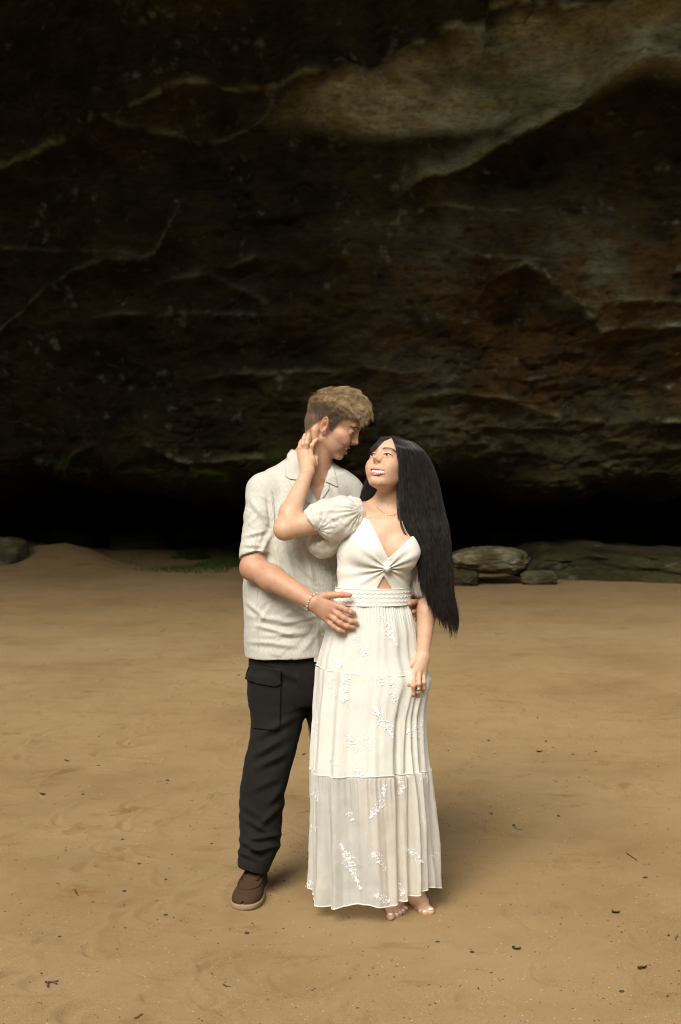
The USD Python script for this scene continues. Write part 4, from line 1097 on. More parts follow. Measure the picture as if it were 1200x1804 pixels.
def strands(n, seed, tlo, thi, k=30):
    r = np.random.default_rng(seed)
    s = r.random(n); t = tlo + (thi - tlo) * r.random(n)
    s = np.clip(s + 0.012 * r.normal(size=n), 0.0, 1.0)
    ytop = 769.5 + 10 * s ** 1.3 + 4 * r.random(n)
    yend = np.interp(s, [0, 0.12, 0.3, 0.5, 0.75, 1.0], [985, 1022, 1058, 1076, 1088, 1088]) + r.normal(0, 10, n) - 45 * (r.random(n) < 0.18) * r.random(n)
    lock = 3.2 * (np.sin(s * 17 + 1) + 0.8 * np.sin(s * 41 + 2) + 0.6 * np.sin(s * 83) + 0.35 * np.sin(s * 157 + 4))
    knot = np.floor(s * 26 + r.random(n) * 0.9)
    yend = yend + 12 * np.sin(knot * 2.4)
    u = np.linspace(0, 1, k)
    y = ytop[:, None] + (yend - ytop)[:, None] * u[None, :] ** 0.9
    low = sm(860, 1080, y)
    ss = s[:, None] + (0.055 * np.sin(y / 33.0 + lock[:, None] * 1.9) + 0.022 * np.sin(y / 15.0 + lock[:, None] * 0.7)) * low + (0.009 * np.sin(y / 26.0 + lock[:, None] * 2.1) + 0.010 * r.normal(size=(n, 1)) * np.sin(y / 31 + 6.28 * r.random((n, 1)))) * sm(780, 830, y)
    c_ = (knot[:, None] + 0.5) / 26.5
    ss = ss + (c_ - ss) * 0.30 * sm(980, 1095, y)              # strands gather into locks towards the tips
    tt = t[:, None] + 0.16 * np.sin(y / 47 + lock[:, None] * 2.7) * (0.25 + 0.75 * low)
    P = hair_pt(y, np.clip(ss, 0.0, 1.0), np.clip(tt, -1.12, 1.1))
    P = P + 0.0012 * r.normal(size=(n, 1, 3)) * u[None, :, None]
    P[..., 0] += 0.0050 * np.sin(y / 30.0 + 2.0 * s[:, None]) * sm(850, 960, y) + 0.0022 * np.sin(y / 13.0 + 6 * s[:, None]) * sm(880, 1000, y)
    fly = (r.random(n) < 0.035)[:, None] * r.normal(size=(n, 1)) * 0.010
    P[..., 0] += fly * u[None] ** 1.5 * np.sin(3 * u[None] + 1)
    return P
def hair_loft(shrink):
    ys = np.linspace(771, 1062, 70); th = np.linspace(0, 2 * math.pi, 40, endpoint=False)
    Y, TH = np.meshgrid(ys, th, indexing='ij')
    s = 0.5 + 0.5 * np.cos(TH) * shrink
    xl, xr, dc, hd = np.moveaxis(HI(Y), -1, 0)
    fade = sm(1075, 1000, Y)
    s = 0.5 + (s - 0.5) * (0.75 + 0.25 * fade)
    s = s + 0.02 * np.sin(Y / 33.0) * sm(860, 1080, Y)
    x = xl + (xr - xl) * s
    P = np.stack([(x - 600) / FPX * 4.58, dc + hd * np.sin(TH) * shrink, EYE - (Y - HORIZON) / FPX * 4.58], -1)
    n = len(ys); v = P.reshape(-1, 3)
    v = np.vstack([v, P[0].mean(0), P[-1].mean(0)])
    i = np.arange(40); i2 = (i + 1) % 40
    caps = np.vstack([np.stack([i2, i, np.full(40, n * 40)], 1), np.stack([(n - 1) * 40 + i, (n - 1) * 40 + i2, np.full(40, n * 40 + 1)], 1)])
    return v, np.vstack([tris(grid_faces(n, 40, True)), caps])
hair = obj('hair', hair_loft(0.90), HAIR, woman, base=WBASE, label='long black hair falling over one shoulder')
wd = np.concatenate([np.linspace(0.00075, 0.0008, 22), np.linspace(0.0008, 0.0003, 8)])
curves('strands', strands(9000, 1, -1.02, -0.84), wd, HAIR, hair, base=WBASE, kind='stuff')
curves('strands', strands(3000, 2, -0.9, 1.0), wd, HAIR, hair, base=WBASE, kind='stuff')
# hairline over the forehead and the hair behind her neck
def path_strands(n, seed, pts, spread, k=20, wid=0.0012):
    """pts: list of (row, left, right, depth near, depth far)"""
    r = np.random.default_rng(seed); p = np.array(pts, float)
    it = PchipInterpolator(np.arange(len(p)), p)
    s = r.random((n, 1)); t = r.random((n, 1)); u = np.linspace(0, 1, k)[None, :] * (len(p) - 1) * (1 - 0.10 * r.random((n, 1)))
    v = it(u)
    x = v[..., 1] + (v[..., 2] - v[..., 1]) * s + spread * r.normal(size=(n, 1)) * np.linspace(0, 1, k)
    d = v[..., 3] + (v[..., 4] - v[..., 3]) * t
    y = v[..., 0] + 2.5 * r.normal(size=(n, 1)) * np.linspace(0.2, 1, k)
    return np.stack([(x - 600) / FPX * d, d, EYE - (y - HORIZON) / FPX * d], -1)
curves('strands', path_strands(1500, 3, [(776, 686, 715, 4.60, 4.64), (800, 672, 716, 4.63, 4.68), (835, 652, 712, 4.66, 4.71), (868, 638, 706, 4.665, 4.72), (900, 634, 700, 4.67, 4.72), (950, 640, 700, 4.68, 4.72)], 1.5), 0.0014, HAIR, hair, base=WBASE, kind='stuff')
# wisps at the edge of the face and breast
curves('strands', path_strands(60, 4, [(880, 699, 703, 4.52, 4.54), (920, 702, 708, 4.50, 4.52), (950, 712, 722, 4.49, 4.51), (985, 728, 740, 4.49, 4.51)], 2.5), 0.0009, HAIR, hair, base=WBASE, kind='stuff')
# scalp hair: combed back from the hairline over the skull
def scalp_hair(n, seed):
    r = np.random.default_rng(seed)
    y = r.uniform(-66, 66, n); zf = r.random(n)
    # hairline: forehead arc in head millimetres; hair runs from it up and over towards her left and back
    a = r.uniform(-0.15, 1.15, n)
    el = 0.50 - 0.30 * np.abs(a) ** 1.6 + 0.05 * r.random(n)
    e = np.stack([8 + 96 * np.cos(el) * np.cos(a), 76 * np.cos(el) * np.sin(a), 50 + 76 * np.sin(el)], 1)
    k = 12; u = np.linspace(0, 1, k)[None, :, None]
    end = np.stack([-60 + 20 * r.normal(size=n), 20 + 50 * r.random(n), 70 + 20 * r.normal(size=n)], 1)
    P = e[:, None] * (1 - u) + end[:, None] * u
    c = np.array([8, 0, 50.0]); q = (P - c) / (97, 77, 78)
    q = q / np.linalg.norm(q, axis=-1, keepdims=True) * (1.0 + 0.012 * np.minimum(1, u * 4) + 0.035 * u * r.random((n, 1, 1)))
    return WH.pt((c + q * (97, 77, 78)).reshape(-1, 3)).reshape(n, k, 3)
curves('strands', scalp_hair(2200, 6), 0.0010, HAIR, hair, base=WBASE, kind='stuff')

curves('strands', path_strands(700, 9, [(771, 684, 700, 4.56, 4.62), (772.5, 674, 686, 4.575, 4.62), (781, 664.5, 672, 4.585, 4.63), (795, 658.5, 664, 4.60, 4.64), (812, 656, 664, 4.62, 4.66), (840, 652, 672, 4.65, 4.69)], 0.6), 0.0011, HAIR, hair, base=WBASE, kind='stuff')

def rim_hair(n, seed):
    """hair drawn back from the far side of the forehead, lying on the head"""
    r = np.random.default_rng(seed)
    L = PchipInterpolator(np.arange(7), np.array([(690, 771), (684.5, 773.2), (677, 776.6), (668.5, 784.5), (660.5, 792.5), (654.5, 799), (649.5, 806)], float))
    k = 12; u0 = r.uniform(0, 3.2, n); u = u0[:, None] + np.linspace(0, 1, k)[None] * (5.4 - u0[:, None]) * r.uniform(0.6, 1.0, (n, 1))
    o = r.random((n, 1)) ** 0.8 * np.interp(u, [0, 2, 4, 6], [2, 8.5, 7, 3]) + 0.25 * r.normal(size=(n, 1))
    p = L(u); q = p + o[..., None] * np.array([-0.62, -0.78])
    HB = Field(); HB.p = [z for z in B.p if z[1][2] > 1.48]
    d = march(HB, q[..., 0].ravel(), q[..., 1].ravel(), 4.42, 4.64, 40).reshape(n, k)
    d = np.where(np.isnan(d), 4.572, d - 0.0022 - 0.002 * r.random((n, 1)))
    return np.stack([(q[..., 0] - 600) / FPX * d, d, EYE - (q[..., 1] - HORIZON) / FPX * d], -1)
curves('strands', rim_hair(900, 19), 0.0011, HAIR, hair, base=WBASE, kind='stuff')
# ---------------------------------------------------------------- the man
MD = 4.80
_p = math.radians(25); _y = math.radians(4)
mf = np.array([math.cos(_p) * math.cos(_y), -math.cos(_p) * math.sin(_y), -math.sin(_p)])
ml = np.array([math.sin(_y), math.cos(_y), 0.0])
mu = np.cross(mf, ml)
MS = 0.00100
MH = Frame(W(574.5, 748.5, 4.73) + np.array([0, 0.076, 0]), np.stack([mf, ml, mu]), MS)
MBASE = np.array([W(520, 1500, MD)[0], MD, 0.0])
skirt_tree = cKDTree(to_px(VP))
def on_dress(px, py):
    k = skirt_tree.query([px, py], k=12)[1]
    return VP[k, 1].min()
m_sh_r, m_el_r, m_wr_r = W(466, 862, 4.745), W(446, 1000, 4.66), W(553, 1061, 4.50)
m_sh_l, m_el_l, m_wr_l = W(607, 872, 4.88), W(688, 1005, 4.86), W(735, 1066, 4.72)
MB = Field()
MB.column([row(860, 470, 600, MD + .01, 0.085, 18), row(900, 462, 604, MD, 0.105, 18), row(960, 462, 604, MD, 0.110, 18), row(1060, 465, 596, MD, 0.100, 18), row(1150, 452, 590, MD, 0.105, 15), row(1230, 450, 590, MD, 0.10, 12)], 2.2, 0.03)
MB.cap(W(474, 862, 4.765), W(600, 872, 4.865), 0.062, 0.062, 0.05)
MB.cap(W(545, 842, 4.825), MH.pt((-14, 0, -22)), 0.060, 0.050, 0.03)
MB.ell(MH.pt((-38, 0, 6)), (0.043, 0.060, 0.050), MH.R, 0.02)
MB.cap(W(552, 838, 4.80), MH.pt((22, 0, -70)), 0.045, 0.036, 0.03)
MB.ell(W(571, 822, 4.80), (0.016, 0.014, 0.016), None, 0.014)               # Adam's apple
MB.cap(MH.pt((-25, -58, -35)), W(556, 850, 4.752), 0.014, 0.010, 0.02)       # neck muscle
MB.cap(W(505, 838, 4.80), W(535, 805, 4.83), 0.040, 0.038, 0.04)
MB.cap(W(590, 848, 4.86), W(556, 812, 4.85), 0.040, 0.038, 0.04)
hm = head(MB, MH, True)
MB.cap(m_sh_r, m_el_r, 0.048, 0.0425, 0.02)
MB.ell(m_el_r + (-0.003, 0, 0), 0.043, None, 0.012)
m = m_el_r * 0.70 + m_wr_r * 0.30
MB.cap(m_el_r, m, 0.042, 0.0455, 0.02); MB.cap(m, m_wr_r, 0.0455, 0.0275, 0.02)
MB.cap(m_sh_l, m_el_l, 0.052, 0.042, 0.02)
MB.cap(m_el_l, m_wr_l, 0.042, 0.029, 0.02)
# right hand spread on her waist
off = lambda px, py, r: W(px, py, on_dress(px, py) - r)
mcp = [off(592.4, 1066.8, .017), off(585.5, 1075, .019), off(580, 1083.3, .02), off(575.9, 1092, .02)]
mcp = [W(592.4, 1066.8, 4.490), W(585.5, 1075, 4.486), W(580, 1083.3, 4.488), W(575.9, 1092, 4.496)]
hand_palm(MB, m_wr_r, mcp, 0.0195, 0.0115, 0.012)
MB.ell(m_wr_r * .45 + np.mean(mcp, 0) * .55 + (0, 0.004, 0), (0.032, 0.014, 0.030), None, 0.015)
F_ = 0.0085
finger(MB, [mcp[0], W(602, 1070.5, 4.478), W(610.7, 1075, 4.474), W(618, 1078, 4.474), W(624.2, 1080.3, 4.478)], 0.0102, 0.0078)
finger(MB, [mcp[1], W(597, 1082.5, 4.474), W(607, 1089, 4.468), W(618, 1094.5, 4.468), W(628, 1096.5, 4.473)], 0.0104, 0.0080)
finger(MB, [mcp[2], W(590, 1091, 4.476), W(599.7, 1098, 4.470), W(611, 1103, 4.468), W(622.5, 1105.3, 4.472)], 0.0100, 0.0077)
finger(MB, [mcp[3], W(583, 1099, 4.484), W(588.7, 1104.6, 4.478), W(598, 1109.8, 4.474), W(605.8, 1112.6, 4.476)], 0.0090, 0.0070)
finger(MB, [W(568, 1050.5, 4.497), W(579, 1048.8, 4.490), W(589, 1048.2, 4.484), W(603.4, 1047.6, 4.478), W(616, 1048.6, 4.476)], 0.0130, 0.0090)
# left hand round her waist: finger ends show past her side
mcl = [W(738, 1050, 4.655), W(739, 1062, 4.655), W(740, 1076, 4.66), W(741, 1089, 4.665)]
hand_palm(MB, m_wr_l, mcl, 0.017, 0.011, 0.012)
for q, tips, r in zip(mcl, ([(731, 1047, 4.615), (725.5, 1046, 4.585)], [(733, 1060, 4.60), (727, 1061, 4.565), (721.5, 1063.5, 4.545)], [(735, 1075, 4.61), (727.5, 1077.5, 4.57)], [(736, 1088, 4.62), (730.5, 1090.5, 4.59)]), (.0092, .0100, .0095, .0082)):
    finger(MB, [q] + [W(*t) for t in tips], r, r * 0.85)
# legs inside the trousers
for a, b, c_ in ((W(478, 1160, 4.80), W(478, 1345, 4.77), W(452, 1535, 4.76)), (W(565, 1160, 4.82), W(578, 1345, 4.84), W(585, 1520, 4.90))):
    MB.cap(a, b, 0.080, 0.055, 0.03); MB.cap(b, c_, 0.055, 0.04, 0.03)
mv, mfc = MB.mesh(axis((-0.40, 0.32, 0.0028)), axis((4.42, 4.96, 0.0028)), axis((0.08, 0.80, 0.012), (0.80, 1.90, 0.0028)))
MSKIN = np.array([0.47, 0.262, 0.158])
c = np.tile(MSKIN, (len(mv), 1))
c, q, near = face_tint(c, mv, MH, hm, True, (0.40, 0.15, 0.11), (0.060, 0.036, 0.018))
x, y, z = q.T
HAIRC = np.array([0.135, 0.085, 0.040])
def hair_cover(x, y, z):
    """1 where hair grows: above a line from the nape round the ear and temple to the forehead"""
    line = np.interp(x, [-90, -62, -40, -20, -4, 10, 24, 32, 42, 52, 62, 74, 90, 112], [-54, -50, -28, 18, 34, 22, -8, -12, 24, 48, 58, 66, 78, 84])
    return z - line
cov = hair_cover(x, y, z)
c = blend(c, HAIRC * 0.8, 0.85 * sm(-5, 4, cov) * near * (np.abs(z) < 140))
beard = near * sm(60, 90, x + 30) * sm(-20, -40, z) * sm(-5, -20, cov)
c = c * (1 - 0.10 * beard[:, None] * np.array([1, 0.8, 0.6]))
kn = [W(592, 1067, 4.47), W(585, 1075, 4.47), W(580, 1083, 4.47), W(576, 1092, 4.48), W(610.7, 1075, 4.464), W(607, 1089, 4.458), W(600, 1098, 4.46), W(588.7, 1104.6, 4.468), W(624, 1080, 4.47), W(628, 1096, 4.465), W(622, 1105, 4.464), W(606, 1112, 4.468), W(603, 1048, 4.47), W(614, 1048, 4.468)]
c = spots(c, mv, kn, 0.011, (0.98, 0.80, 0.80))
c = spots(c, mv, [m_el_r + (-0.03, -0.02, -0.02)], 0.03, (0.97, 0.84, 0.82))
d_ = march(MB, np.array([576.5, 567.5, 463]), np.array([769.0, 845, 1002.0]))
c = spots(c, mv, [W(576.5, 769, d_[0]), W(567.5, 845, d_[1]), W(463, 1002, d_[2])], 0.0020, (0.15, 0.12, 0.12))
man = thing('person', 'person with short sandy hair, pale linen shirt and black cargo trousers, reaching round' , 'person', MBASE)
obj('body', (mv, mfc), SKIN, man, tint=c, base=MBASE)
eyes(man, MBASE, MH, hm, MH.o + 3 * norm(mf + (0.1, -0.25, 0.05)), (0.07, 0.06, 0.045), EYE_M, 11.8)
teeth(man, MBASE, MH, TEETH_M, drop=-0.5, back=-0.5, tall=11.5)

lid_lashes(man, MBASE, MB, MH, LASH, 15.5, 12.5, 2.7, 0.0011)
# ---- shirt
LINEN = M_cloth('oatmeal_linen', (0.57, 0.545, 0.46), (420, 420, 70), 0.35, 0.002, trans=0.03, var=0.14)
SH = Field()
SH.column([row(838, 486, 600, MD + .015, 0.085, 18), row(860, 468, 612, MD + .01, 0.105, 18), row(900, 452, 617, MD, 0.128, 17), row(960, 440, 618, MD, 0.140, 16), row(1040, 429, 618, MD - .005, 0.142, 14), row(1100, 430, 617, MD - .005, 0.142, 12),
           row(1175, 432, 616, MD, 0.140, 10)], 2.35, 0.02, ends=0.006)
SH.cap(W(472, 864, 4.765), W(605, 874, 4.875), 0.068, 0.066, 0.05)
SH.cap(W(500, 843, 4.80), W(534, 812, 4.83), 0.050, 0.046, 0.05)
SH.cap(W(596, 850, 4.86), W(563, 820, 4.85), 0.048, 0.042, 0.05)
SL = Field()
_at = lambda t: m_sh_r + (m_el_r - m_sh_r) * t + (-0.001, -0.003, 0)
SL.cap(_at(0.02), _at(0.35), 0.064, 0.060, 0.03)
SL.cap(_at(0.35), _at(0.82), 0.060, 0.0535, 0.01)
SL.cap(_at(0.82), _at(1.15), 0.0535, 0.052, 0.01)
_pl, _pn = W(445, 975, 4.635), norm((0.16, -0.35, -1.0))
SH.add(lambda p: np.maximum(SL(p), (p - _pl) @ _pn), W(400, 1020, 4.55), W(500, 820, 4.86), 0.018)
SH.cap(m_sh_l, m_sh_l * .45 + m_el_l * .55, 0.072, 0.072, 0.03)
SH.half(W(520, 1158, 4.70), (0.05, 0.02, -1.0), W(380, 1260, 4.4), W(680, 1080, 5.1), 0.004)
prism(SH, [(541, 838), (548, 862), (561, 886), (572, 850), (577, 838), (574, 800), (535, 795), (523, 792), (524, 800), (532, 820)], 4.5, 4.835, 0.003)
shv, shf = SH.mesh(axis((-0.42, 0.14, 0.0035)), axis((4.52, 5.04, 0.0035)), axis((0.78, 1.66, 0.0035)))
nn = vnormals(shv, shf); p2 = to_px(shv)
def crease(p2, a, b, w, h):
    a, b = np.array(a, float), np.array(b, float); e = b - a; L = np.linalg.norm(e)
    t = np.clip(((p2 - a) @ e) / L ** 2, 0, 1)
    dd = (p2 - a) @ np.array([-e[1], e[0]]) / L
    ends = np.exp(-(np.linalg.norm(p2 - a - t[:, None] * e, axis=1) ** 2 - dd ** 2).clip(0) / (2 * w) ** 2)
    return h * (gauss(dd, w) - 0.7 * gauss(dd - 2.0 * w, w * 1.1)) * np.sin(np.pi * np.clip(t, 0.03, 0.97)) ** 0.6 * ends
rc_ = np.random.default_rng(8)
dis = 0.0055 * fbm(shv * (7, 7, 8), 2, 101) + 0.0013 * fbm(shv * (26, 26, 40), 3, 103)
CRE = [((482, 930), (455, 985), 4, .004), ((478, 945), (500, 1010), 5, .004), ((430, 945), (470, 935), 3, .0035), ((428, 960), (466, 962), 3, .003), ((440, 880), (478, 925), 5, .004), ((476, 870), (484, 935), 3, .0045),
       ((445, 1085), (540, 1100), 5, .0045), ((450, 1100), (530, 1122), 4, .004), ((470, 1120), (560, 1112), 4, .0035), ((500, 960), (520, 1030), 5, .004), ((520, 985), (556, 1025), 4, .004), ((540, 975), (552, 1030), 4, .0035),
       ((436, 1060), (470, 1090), 4, .0035), ((440, 1130), (520, 1138), 4, .003), ((560, 1060), (560, 1150), 4, .003), ((500, 850), (520, 900), 5, .003), ((590, 860), (600, 880), 4, .003), ((455, 905), (432, 930), 4, .003),
       ((545, 1060), (500, 1085), 4, .004), ((575, 1095), (530, 1150), 5, .004), ((480, 1060), (452, 1110), 4, .003), ((492, 1100), (560, 1085), 3, .003)]
for a, b, w, h in CRE:
    dis = dis + 1.5 * crease(p2, a, b, w, h)
for _ in range(110):
    a = np.array([rc_.uniform(430, 610), rc_.uniform(860, 1160)]); an = rc_.normal(0, 0.5) + (0 if a[1] > 1050 else 0.9); L_ = rc_.uniform(12, 38)
    dis = dis + crease(p2, a, a + L_ * np.array([math.cos(an), math.sin(an)]), rc_.uniform(1.5, 3), rc_.uniform(.0008, .002))
shv = shv + nn * dis[:, None]
shirt = obj('shirt', (shv, shf), LINEN, man, base=MBASE, label='short sleeved oatmeal linen shirt with open collar')
STH = M_flat('stitch', (0.42, 0.39, 0.31), 0.9, 0.1)
SHf = Field(); SHf.p = list(SH.p)
from scipy.interpolate import NearestNDInterpolator
fm_ = (nn * (shv - [0, 0, EYE])).sum(1) < 0
sh_tree = cKDTree(p2[fm_]); sh_d = shv[fm_, 1]
def shirt_d(pts):
    d, k = sh_tree.query(pts, k=8)
    dd = sh_d[k]
    near = dd.min(1)
    w = np.exp(-(d / 2.0) ** 2) * (dd < near[:, None] + 0.03) + 1e-9
    return (w * dd).sum(1) / w.sum(1)
def lay(depthf, poly, lift=0.004, thick=0.003, step=2.0):
    """a piece of cloth lying on a surface, outlined as the photograph shows it"""
    pts, f, ne = poly_grid(poly, step)
    d = depthf(pts)
    l = lift(pts) if callable(lift) else lift
    def at(dd): return np.stack([(pts[:, 0] - 600) / FPX * dd, dd, EYE - (pts[:, 1] - HORIZON) / FPX * dd], 1)
    n = len(pts); a, b, c = (pts[f[:, i]] for i in range(3))
    cr = (b[:, 0] - a[:, 0]) * (c[:, 1] - a[:, 1]) - (b[:, 1] - a[:, 1]) * (c[:, 0] - a[:, 0])
    f = np.where((cr > 0)[:, None], f[:, ::-1], f)
    e = np.arange(ne); e2 = (e + 1) % ne
    return np.vstack([at(d - l), at(d - l + thick)]), np.vstack([f, f[:, ::-1] + n, tris(np.stack([e, e2, e2 + n, e + n], 1))])
# collar: two leaves folded over, open to a V; front facing, placket, sleeve band
neck_d = lambda pts: np.minimum(shirt_d(pts), 4.80)
obj('collar', lay(shirt_d, [(513, 791), (506, 800), (502, 818), (503, 838), (509, 843), (529, 846), (539, 846), (541, 838), (533, 820), (525, 803), (521, 793)], lambda p: 0.006 + 0.010 * sm(846, 800, p[:, 1]), 0.004), LINEN, shirt, base=MBASE)
obj('collar', lay(shirt_d, [(575, 806), (582, 810), (590, 830), (596, 856), (594, 858), (580, 851), (573, 848), (570, 842), (573, 825)], lambda p: 0.006 + 0.006 * sm(856, 810, p[:, 1]), 0.004), LINEN, shirt, base=MBASE)
obj('lapel', lay(shirt_d, [(508, 846), (530, 849), (541, 848), (550, 866), (561, 887), (556, 893), (540, 884), (520, 868)], 0.0045, 0.003), LINEN, shirt, base=MBASE)
obj('lapel', lay(shirt_d, [(573, 850), (581, 854), (580, 862), (566, 882), (561, 887), (565, 872)], 0.0045, 0.003), LINEN, shirt, base=MBASE)
obj('placket', lay(shirt_d, [(557, 980), (581, 978), (586, 1020), (586, 1060), (583, 1100), (565, 1168), (553, 1166), (557, 1100), (559, 1040)], 0.0030, 0.002), LINEN, shirt, base=MBASE)
for pts in ([(478, 862), (482, 890), (483, 920), (481, 945)], [(453, 1040), (452, 1080), (454, 1120), (456, 1146)]):
    p_ = np.array(pts, float); u_ = np.linspace(0, 1, 40); P_ = np.stack([np.interp(u_, np.linspace(0, 1, len(p_)), p_[:, i]) for i in (0, 1)], 1)
    d_ = shirt_d(P_)
    obj('seam', tube_mesh(np.array([W(a, b, d - 0.0012) for (a, b), d in zip(P_, d_)]), 0.0013), LINEN, shirt, base=MBASE)
BUT = M_flat('shell_button', (0.55, 0.50, 0.40), 0.3, 0.5)
for px, py in ((571, 1000), (572, 1052), (569, 1118)):
    d_ = shirt_d(np.array([[px, py]], float))[0]
    m_ = trimesh.creation.cylinder(0.0055, 0.0022, sections=18); v = np.array(m_.vertices)[:, [0, 2, 1]]
    obj('button', (v + W(px, py, d_ - 0.006), m_.faces[:, ::-1]), BUT, shirt, smooth=25 if False else False, base=MBASE)

# ---- bracelet on his right wrist
wdir = norm(np.mean(mcp, 0) - m_el_r); u_ = norm(np.cross(wdir, [0, 1, 0])); w_ = np.cross(wdir, u_)
bc = W(552.5, 1060.5, 4.507); beads = []
def bracelet():
    br = None
    for k in range(26):
        a = k / 26 * 2 * math.pi
        d_ = math.cos(a) * u_ + math.sin(a) * w_
        t_ = 0.02
        ts = np.linspace(0.0, 0.06, 60); vals = MB(bc + ts[:, None] * d_)
        r_ = ts[np.argmax(vals > 0)] if (vals > 0).any() else 0.03
        s_ = trimesh.creation.icosphere(1, 0.0030)
        mat = PEARL if k % 2 else GREYB
        path = obj('bead', (np.array(s_.vertices) + bc + d_ * (r_ + 0.0022), s_.faces), mat, brace, base=MBASE)
PEARL = M_flat('pale_bead', (0.72, 0.66, 0.60), 0.25, 0.5); GREYB = M_flat('grey_bead', (0.28, 0.26, 0.27), 0.25, 0.5)
brace_x = UsdGeom.Xform.Define(stage, str(man.GetPath()) + '/bracelet'); brace = brace_x.GetPrim()
bracelet()

# ---- trousers
BLACK = M_cloth('black_twill', (0.0135, 0.0110, 0.0088), (380, 380, 380), 0.5, 0.003, trans=0.0, var=0.25, sheen=0.02, rough=0.9)
TR = Field()
def leg(rows, n=2.2, k=0.03): TR.column(rows, n, k, ends=0.006)
leg([row(1130, 440, 590, 4.80, 0.120, 5), row(1165, 438, 596, 4.80, 0.125, 5), row(1215, 439, 600, 4.80, 0.118, 5), row(1238, 445, 596, 4.80, 0.10, 5)], 2.4)
leg([row(1190, 439, 540, 4.79, 0.100), row(1240, 441, 540, 4.785, 0.098), row(1282, 442, 531, 4.775, 0.092), row(1325, 434.5, 522, 4.765, 0.088), row(1360, 428.5, 512, 4.76, 0.084), row(1407, 422, 501.5, 4.765, 0.082), row(1455, 420.5, 497, 4.77, 0.082),
     row(1490, 421, 494, 4.765, 0.082), row(1512, 418.5, 484, 4.755, 0.080), row(1536, 419.5, 474, 4.75, 0.078)])
leg([row(1190, 541, 606, 4.82, 0.100), row(1240, 541.5, 612, 4.825, 0.098), row(1263, 541, 616, 4.83, 0.095), row(1302, 547.5, 622, 4.84, 0.09), row(1352, 549.5, 622, 4.85, 0.085), row(1440, 552, 622, 4.88, 0.08), row(1520, 556, 618, 4.92, 0.078)])
TR.half(W(445, 1534, 4.70), (-0.31, 0.05, -1), W(390, 1600, 4.5), W(505, 1490, 5.0), 0.004)
tv, tf = TR.mesh(axis((-0.40, 0.08, 0.004)), axis((4.62, 5.04, 0.004)), axis((0.04, 0.96, 0.004)))
nn = vnormals(tv, tf); p2 = to_px(tv)
dis = 0.006 * fbm(tv * (9, 9, 9), 3, 201) + 0.0015 * fbm(tv * 40, 2, 203)
for a, b, w, h in [((442, 1335), (500, 1300), 6, .006), ((455, 1350), (505, 1325), 6, .006), ((450, 1300), (520, 1262), 6, .005), ((470, 1420), (500, 1380), 6, .006), ((455, 1455), (495, 1415), 6, .007), ((430, 1440), (480, 1470), 5, .006), ((425, 1480), (470, 1502), 5, .010), ((432, 1500), (485, 1490), 5, .009),
                    ((420, 1500), (455, 1515), 4, .007), ((440, 1478), (492, 1470), 5, .007), ((520, 1180), (540, 1235), 5, .005), ((470, 1170), (530, 1200), 6, .003), ((445, 1390), (490, 1370), 6, .004), ((426, 1415), (460, 1440), 6, .004)]:
    dis = dis + 1.6 * crease(p2, a, b, w, h) * (tv[:, 1] < 4.84)
tv = tv + nn * dis[:, None]
trous = obj('trousers', (tv, tf), BLACK, man, base=MBASE, label='black cargo trousers')
fm_ = (nn * (tv - [0, 0, EYE])).sum(1) < 0.1
tr_tree = cKDTree(p2[fm_]); tr_d = tv[fm_, 1]
def tr_depth(pts):
    d, k = tr_tree.query(pts, k=8); dd = tr_d[k]; near = dd.min(1)
    w = np.exp(-(d / 2.0) ** 2) * (dd < near[:, None] + 0.03) + 1e-9
    return (w * dd).sum(1) / w.sum(1)
pk = lay(tr_depth, [(441, 1207), (495, 1206), (493, 1284), (485, 1287), (446, 1283), (442, 1278)], 0.007, 0.008)
obj('cargo_pocket', pk, BLACK, trous, base=MBASE)
fl = lay(tr_depth, [(439, 1171), (480, 1177), (495.5, 1180), (494.5, 1206), (485, 1210.5), (455, 1205), (431.5, 1196.5), (433, 1187)], lambda p: 0.013 + 0.012 * sm(445, 430, p[:, 0]), 0.008)
obj('pocket_flap', fl, BLACK, trous, base=MBASE)

